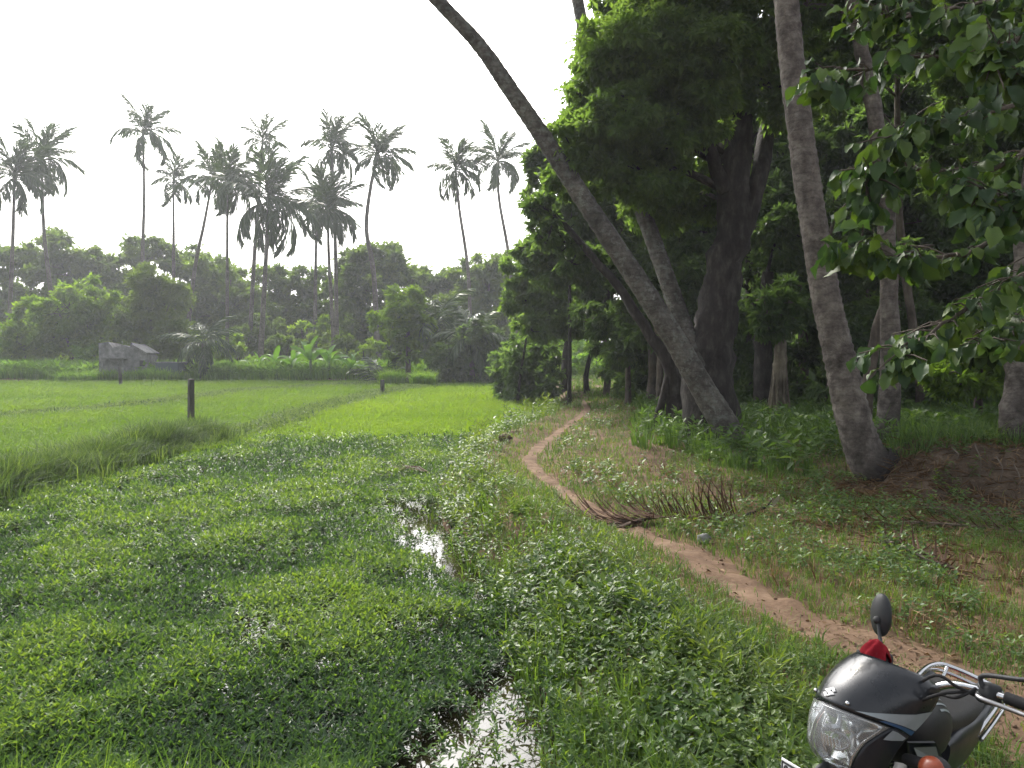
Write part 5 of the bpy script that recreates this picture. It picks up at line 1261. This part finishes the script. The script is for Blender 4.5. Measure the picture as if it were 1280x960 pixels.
# number plate: white, black border, what can be read of it
mb = MB(); box(mb, (.628, 0, .66), (.004, .26, .135), bev=.0015); pl = front('number_plate', mb, 'white', smooth=False)
for c_, s_ in (((.6305, 0, .7175), (.003, .25, .006)), ((.6305, 0, .5925), (.003, .25, .006)), ((.6305, .122, .655), (.003, .005, .120)), ((.6305, -.122, .655), (.003, .005, .120))):
    mb = MB(); box(mb, c_, s_); front('plate_border', mb, 'plastic', pl, False)
def lettering(txt, size, Mx, mat, parent, steered=True):
    cu = bpy.data.curves.new('lettering', 'FONT'); cu.body = txt; cu.size = size; cu.align_x = 'CENTER'; cu.align_y = 'CENTER'; cu.extrude = .0008; cu.offset = .0006; cu.resolution_u = 3
    tmp = bpy.data.objects.new('lettering', cu); me = bpy.data.meshes.new_from_object(tmp)
    V = np.array([v.co for v in me.vertices]); V = V @ np.array(Mx.to_3x3()).T + np.array(Mx.translation)
    mb = MB()
    for p in me.polygons: mb.F.append(np.array([list(p.vertices)])); mb.M.append(np.zeros(1, int))
    mb.V.append(V); mb.A.append(np.full(len(V), .5)); mb.n = len(V)
    bpy.data.objects.remove(tmp); bpy.data.curves.remove(cu); bpy.data.meshes.remove(me)
    return (front if steered else body)('lettering', mb, mat, parent, False)
FACE = Matrix(((0, 0, 1), (1, 0, 0), (0, 1, 0))).to_4x4()          # text x -> +Y, text y -> Z, facing +X
lettering('88', .062, Matrix.Translation((.631, -.085, .688)) @ FACE, 'plastic', pl)
mb = MB(); box(mb, (.631, -.03, .688), (.003, .026, .010)); front('dash', mb, 'plastic', pl, False)
mb = MB(); tube(mb, [(.625, 0, .70), (.58, 0, .74), (.53, 0, .76)], .012, 8); front('plate_bracket', mb, 'plastic', pl)
# indicators
for sg in (1, -1):
    mb = MB(); ellip(mb, (.40, sg * .235, .82), (.033, .04, .035), 18, 12); ind = front('indicator', mb, 'amber')
    mb = MB(); tube(mb, [(.38, sg * .11, .81), (.385, sg * .20, .818)], [.016, .02], 10); front('stalk', mb, 'rubber', ind)
    mb = MB(); ellip(mb, (.383, sg * .235, .82), (.032, .041, .036), 18, 10); front('housing', mb, 'plastic', ind)
# handlebar with grips, switches, levers, cables, mirrors
HBX = np.array((-.055, 0, 0))
hb = HBX + spline([(.205, -.37, 1.015), (.245, -.26, 1.03), (.315, -.15, 1.035), (.355, -.075, .995), (.362, 0, .985), (.355, .075, .995), (.315, .15, 1.035), (.245, .26, 1.03), (.205, .37, 1.015)], 46)
mb = MB(); tube(mb, hb, .0115, 12); bar = front('handlebar', mb, 'chrome')
def sh(mb):
    mb.V = [v + HBX for v in mb.V]; return mb
mb = MB(); box(mb, (.36, 0, .978), (.06, .15, .035), bev=.01); front('clamp', sh(mb), 'engine', bar)
for sg in (1, -1):
    G = np.array([(.244, sg * .262, 1.030), (.225, sg * .315, 1.023), (.203, sg * .375, 1.015)])
    mb = MB(); tube(mb, spline(G, 22), .0165 + .0012 * (np.arange(22) % 2), 14); front('grip', sh(mb), 'rubber')
    mb = MB(); box(mb, (.262, sg * .222, 1.030), (.05, .055, .058), bev=.012); sw = front('switch_housing', sh(mb), 'plastic')
    mb = MB(); box(mb, (.232, sg * .222, 1.040), (.012, .018, .012), bev=.003); front('switch_button', sh(mb), 'silver', sw)
    mb = MB(); tube(mb, spline([(.295, sg * .215, 1.025), (.315, sg * .25, 1.02), (.285, sg * .32, 1.01), (.262, sg * .395, 1.00)], 14), np.linspace(.009, .006, 14), 8); ellip(mb, (.262, sg * .397, 1.0), (.009, .009, .009), 8, 6); front('lever', sh(mb), 'steel')
    for q, (e1, e2) in enumerate((((.40, sg * .16, 1.055), (.43, sg * .03, .93)), ((.42, sg * .18, 1.00), (.40, -sg * .04, .88)), ((.36, sg * .12, .99), (.38, 0, .86)))):
        mb = MB(); tube(mb, spline([(.30, sg * .215, 1.02 + .01 * q), (.36, sg * .21, 1.04 - .015 * q), e1, e2], 20), .0048, 7); front('cable', sh(mb), 'rubber')
    mc = np.array((.185, -.265, 1.178)) if sg < 0 else np.array((.20, .50, 1.165))
    b0 = np.array((.220, -.185, 1.03)) if sg < 0 else np.array((.230, .222, 1.045))
    stem_ = [b0, b0 + np.array((.005, sg * .010, .035)), b0 * .45 + mc * .55 + np.array((.014, 0, -.01)), mc + np.array((.022, -sg * .012, -.02))]
    mb = MB(); tube(mb, spline(stem_, 16), np.linspace(.0075, .006, 16), 8); ms = front('mirror', mb, 'plastic')
    mb = MB(); ellip(mb, mc, (.027, .046, .074), 22, 14); mb.V[0][:, 0] = np.maximum(mb.V[0][:, 0], mc[0] - .010); front('housing', mb, 'plastic', ms)
    mb = MB(); ellip(mb, mc + np.array((-.0105, 0, 0)), (.002, .041, .068), 22, 8); front('mirror_glass', mb, 'mirror', ms)
    mb = MB(); ellip(mb, mc + np.array((.026, -sg * .012, -.018)), (.014, .014, .014), 10, 8); front('pivot', mb, 'plastic', ms)
mb = MB(); box(mb, (.44, 0, 1.015), (.07, .13, .06), bev=.02); front('instrument_pod', sh(mb), 'plastic')
# fork, front wheel and mudguard
for sg in (1, -1):
    mb = MB(); tube(mb, [(.355, sg * .085, .985), (.50, sg * .085, .66)], .0155, 12); tube(mb, [(.50, sg * .085, .66), (.665, sg * .085, .29)], .024, 12); front('fork_leg', mb, 'steel')
mb = MB(); box(mb, (.395, 0, .90), (.06, .22, .04), bev=.01); front('fork_yoke', mb, 'engine')
def wheel(x, r, tw, fr):
    mk = front if fr else body
    a = np.linspace(0, 2 * math.pi, 49)
    mb = MB(); tube(mb, np.stack([x + r * np.cos(a), 0 * a, .295 + r * np.sin(a)], 1), tw, 10, cap=False)
    for k in range(60):
        t_ = 2 * math.pi * k / 60; box(mb, (0, 0, 0), (.012, tw * 1.1, .006), M=Matrix.Translation((x + (r + tw) * math.cos(t_), 0, .295 + (r + tw) * math.sin(t_))) @ Matrix.Rotation(-t_ + math.pi / 2, 4, 'Y'))
    w = mk('front_wheel' if fr else 'rear_wheel', mb, 'rubber')
    mb = MB(); tube(mb, np.stack([x + (r - tw * .7) * np.cos(a), 0 * a, .295 + (r - tw * .7) * np.sin(a)], 1), tw * .62, 8, cap=False); mk('rim', mb, 'steel', w)
    mb = MB(); tube(mb, [(x, -.06, .295), (x, .06, .295)], .06, 20); mk('hub', mb, 'engine', w)
    mb = MB()
    for k in range(18):
        t_ = 2 * math.pi * k / 18; s_ = .04 * (-1) ** k; tube(mb, [(x + .055 * math.cos(t_), s_, .295 + .055 * math.sin(t_)), (x + (r - tw) * math.cos(t_ + .25), 0, .295 + (r - tw) * math.sin(t_ + .25))], .002, 4, cap=False)
    mk('spokes', mb, 'chrome', w)
wheel(.665, .255, .042, True); wheel(-.605, .25, .047, False)
def guard(x, r, a0, a1, w, nm, fr, mat):
    a = np.radians(np.linspace(a0, a1, 22)); y = np.linspace(-1, 1, 9)
    Pg = np.stack([x + (r - .035 * y[None] ** 2) * np.cos(a)[:, None], w * y[None] + 0 * a[:, None], .295 + (r - .035 * y[None] ** 2) * np.sin(a)[:, None]], -1)
    mb = MB(); grid(mb, Pg); thick((front if fr else body)(nm, mb, mat), .004)
guard(.665, .33, 20, 165, .06, 'front_mudguard', True, 'navy'); guard(-.605, .34, 10, 130, .07, 'rear_mudguard', False, 'plastic')
# tank
def loft(st, n=28, p=2.6, cap=True):
    """stations: x, centre z, half width, up, down"""
    S = spline(st, 26); a = np.linspace(0, 2 * math.pi, n, endpoint=False); c, s = np.cos(a), np.sin(a)
    cc, ss = np.sign(c) * np.abs(c) ** (2 / p), np.sign(s) * np.abs(s) ** (2 / p)
    Pg = np.stack([S[:, :1] + 0 * c[None], S[:, 2:3] * cc[None], S[:, 1:2] + np.where(ss > 0, S[:, 3:4], S[:, 4:5]) * ss[None]], -1)
    mb = MB(); m_ = len(S); i, j = np.meshgrid(np.arange(m_ - 1), np.arange(n), indexing='ij')
    mb.add(Pg.reshape(-1, 3), np.stack([i * n + j, i * n + (j + 1) % n, (i + 1) * n + (j + 1) % n, (i + 1) * n + j], -1).reshape(-1, 4))
    mb.add(Pg[0], [list(range(n))]); mb.add(Pg[-1], [list(range(n))[::-1]])
    return mb, S
def topz(S, x, y, p=2.6):
    o = np.argsort(S[:, 0]); h, z, u = (np.interp(x, S[o, 0], S[o, k]) for k in (2, 1, 3))
    return z + u * np.clip(1 - np.abs(y / h) ** p, .0, 1) ** (1 / p)
mb, ST = loft([(.33, .84, .05, .05, .05), (.31, .84, .095, .09, .08), (.22, .83, .142, .118, .10), (.08, .82, .152, .125, .10), (-.06, .80, .128, .105, .09), (-.15, .78, .085, .06, .06), (-.17, .775, .05, .03, .03)]); tank = body('fuel_tank', mb, 'tank')
def strokes(S, segs, w, name, mat, parent, lift=.003):
    for (x0, y0), (x1, y1) in segs:
        t = np.linspace(0, 1, 9); x, y = x0 + (x1 - x0) * t, y0 + (y1 - y0) * t
        nx, ny = -(y1 - y0), (x1 - x0); l_ = math.hypot(nx, ny); nx, ny = nx / l_ * w / 2, ny / l_ * w / 2
        Pg = np.stack([np.stack([x + nx * k, y + ny * k, topz(S, x + nx * k, y + ny * k) + lift], -1) for k in (-1, 1)], 1)
        mb = MB(); grid(mb, Pg); body(name, mb, mat, parent)
strokes(ST, [((.15, .075), (.01, .085)), ((.14, .097), (.02, .106)), ((.13, .116), (.03, .122))], .006, 'grey_stripe', 'silver', tank)
strokes(ST, [((.19, -.035), (.05, -.045)), ((.185, -.058), (.06, -.068))], .007, 'grey_stripe', 'silver', tank)
strokes(ST, [((.02, .03), (-.02, .06)), ((.035, .045), (-.005, .075)), ((.0, .02), (-.04, .045))], .006, 'white_mark', 'white', tank)
mb = MB(); tube(mb, [(.10, 0, .935), (.10, 0, .955)], [.036, .032], 20); body('fuel_cap', mb, 'chrome', tank)
# shrouds either side of the steering head
for sg in (1, -1):
    mb = MB(); V = np.array([(.36, .10, .86), (.30, .155, .88), (.17, .165, .80), (.22, .15, .70), (.33, .12, .76)]) * (1, sg, 1)
    mb.add(np.vstack([V, V + np.array((-.015, -.02 * sg, -.01))]), [[0, 1, 2, 3], [0, 3, 4, 4][:3] + [4]]); thick(body('tank_shroud', mb, 'navy', smooth=False), .008)
    mb = MB(); V2 = np.array([(.345, .115, .845), (.30, .160, .865), (.22, .168, .80), (.26, .158, .745)]) * (1, sg, 1) + np.array((.004, .006 * sg, .004)); mb.add(V2, [[0, 1, 2, 3]]); body('shroud_stripe', mb, 'silver', smooth=False)
# seat
mb, SS = loft([(-.06, .80, .06, .02, .03), (-.08, .80, .085, .045, .04), (-.25, .775, .112, .05, .05), (-.42, .765, .120, .055, .05), (-.58, .765, .115, .05, .05), (-.70, .765, .10, .04, .04), (-.76, .765, .06, .02, .02)], p=3); seat = body('seat', mb, 'vinyl')
strokes(SS, [((-.20, -.07), (-.24, -.045)), ((-.24, -.075), (-.20, -.04)), ((-.23, -.03), (-.19, -.01)), ((-.25, -.02), (-.21, .005)), ((-.19, -.005), (-.24, .02)), ((-.21, .025), (-.25, .03)), ((-.20, .035), (-.20, .06)), ((-.23, .04), (-.24, .065))], .0055, 'seat_print', 'white', seat)
# grab rail
rail = [(-.42, .148, .755), (-.47, .155, .80), (-.62, .160, .858), (-.75, .150, .882), (-.825, .095, .888), (-.825, -.095, .888), (-.75, -.150, .882), (-.62, -.160, .858), (-.47, -.155, .80), (-.42, -.148, .755)]
rail = [(x - .02, y * .88, z - .07) for x, y, z in rail]
mb = MB(); tube(mb, spline(rail, 60), .0105, 12); gr = body('grab_rail', mb, 'chrome')
r2 = [(x * 1.0 - .012, y * 1.10, z - .034) for x, y, z in rail[1:-1]]
mb = MB(); tube(mb, spline(r2, 50), .008, 10); body('lower_rail', mb, 'chrome', gr)
for sg in (1, -1):
    mb = MB(); tube(mb, spline([(-.82, sg * .09, .814), (-.78, sg * .085, .79), (-.72, sg * .08, .76)], 10), .008, 8); body('rail_bracket', mb, 'chrome', gr)
    mb, _ = loft([(-.12, .70, .02, .05, .05), (-.25, .69, .03, .08, .09), (-.45, .70, .03, .07, .08), (-.72, .77, .02, .03, .03)]); mb.V = [v + np.array((0, sg * .115, 0)) for v in mb.V]; body('rear_panel', mb, 'navy')
    mb = MB(); ellip(mb, (-.80, sg * .08, .40), (.030, .038, .032), 16, 10); i2 = body('indicator', mb, 'amber'); mb = MB(); tube(mb, [(-.77, sg * .02, .42), (-.79, sg * .06, .405)], .014, 8); body('stalk', mb, 'rubber', i2)
    mb = MB(); tube(mb, [(-.02, sg * .10, .31), (-.02, sg * .27, .315)], .014, 8); body('footrest', mb, 'rubber')
    mb = MB(); tube(mb, [(-.38, sg * .12, .62), (-.605, sg * .12, .30)], .02, 10)
    for k in range(12): c_ = np.array((-.38, sg * .12, .62)) + np.array((-.225, 0, -.32)) * (.12 + .06 * k); tube(mb, [c_, c_ + np.array((-.006, 0, -.009))], .032, 10)
    body('rear_damper', mb, 'chrome')
mb = MB(); box(mb, (-.80, 0, .69), (.05, .13, .06), bev=.02); body('tail_lamp', mb, 'red')
# frame, engine, exhaust, stand
mb = MB()
tube(mb, spline([(.36, 0, .88), (.42, 0, .70), (.30, 0, .35), (.18, 0, .22), (-.15, 0, .22)], 20), .02, 10)
for sg in (1, -1):
    tube(mb, spline([(.34, 0, .85), (.05, sg * .07, .74), (-.25, sg * .10, .68), (-.72, sg * .10, .75)], 18), .014, 8); tube(mb, [(-.18, sg * .09, .68), (-.15, sg * .08, .24)], .014, 8); tube(mb, [(-.15, sg * .08, .30), (-.605, sg * .085, .295)], .018, 8)
body('frame', mb, 'plastic')
mb = MB(); box(mb, (.05, 0, .33), (.36, .22, .20), bev=.05); eng = body('engine', mb, 'engine')
mb = MB()
for k in range(9): box(mb, (.17 + .008 * k, 0, .42 + .022 * k), (.17, .16, .010), bev=.003)
body('cylinder_fins', mb, 'engine', eng)
for sg in (1, -1): mb = MB(); tube(mb, [(-.02, sg * .10, .33), (-.02, sg * .14, .33)], .085, 24); body('engine_cover', mb, 'engine', eng)
mb = MB(); tube(mb, spline([(.27, -.06, .47), (.36, -.10, .38), (.28, -.13, .25), (0, -.15, .24), (-.25, -.16, .27)], 24), .019, 10); ex_ = body('exhaust', mb, 'chrome')
mb = MB(); tube(mb, spline([(-.22, -.16, .265), (-.30, -.165, .28), (-.72, -.17, .36), (-.80, -.17, .375)], 14), [.02] + [.045] * 12 + [.032], 14); body('silencer', mb, 'chrome', ex_)
mb = MB(); tube(mb, [(0, .10, .25), (.03, .27, .035)], .012, 8); box(mb, (.03, .275, .035), (.07, .04, .01), bev=.003); body('side_stand', mb, 'plastic')
mb = MB(); box(mb, (-.36, .115, .36), (.50, .02, .11), bev=.01); body('chain_cover', mb, 'plastic')
# red cloth bundled over the foot of the far mirror
loc = np.array((.285, -.175, 1.055)); loc = (loc - SO) @ SM.T + SO
wl_ = bike.matrix_world @ Vector(loc)
mb = MB()
th, ph = np.meshgrid(np.linspace(0, 2 * math.pi, 65), np.linspace(.02, 1, 18), indexing='ij')
fold = .5 + .5 * np.sin(th * 5 + 3 * ph) + .35 * np.sin(th * 9 + 1.3)
rr = .058 * ph * (1 + .16 * fold * ph); zz = .048 * (1 - ph ** 2.2) - .028 * ph ** 3 * (.5 + fold) + .008 * np.sin(ph * 11 + th * 3) * ph
Pg = np.stack([rr * np.cos(th) * .9, rr * np.sin(th) * .85, zz + .35 * rr * np.cos(th + .7)], -1); grid(mb, Pg)
o = thick(mb.build('red_cloth', BM['cloth']), .004); o.location = wl_; tag(o, 'crumpled red cloth tucked behind the visor at the far mirror stem', 'cloth')

# ------------------------------------------------------------------ haze
mh = bpy.data.materials.new('haze_air'); mh.use_nodes = True
nt = mh.node_tree; nt.nodes.clear()
o_ = nt.nodes.new('ShaderNodeOutputMaterial'); v_ = nt.nodes.new('ShaderNodeVolumePrincipled')
v_.inputs['Color'].default_value = (.86, .90, .97, 1); v_.inputs['Density'].default_value = HAZE; v_.inputs['Anisotropy'].default_value = .35
nt.links.new(v_.outputs[0], o_.inputs['Volume'])
mb = MB(); box(mb, (0, 180, 17), (664, 504, 38)); o = mb.build('haze', mh, smooth=False); tag(o, kind='stuff')
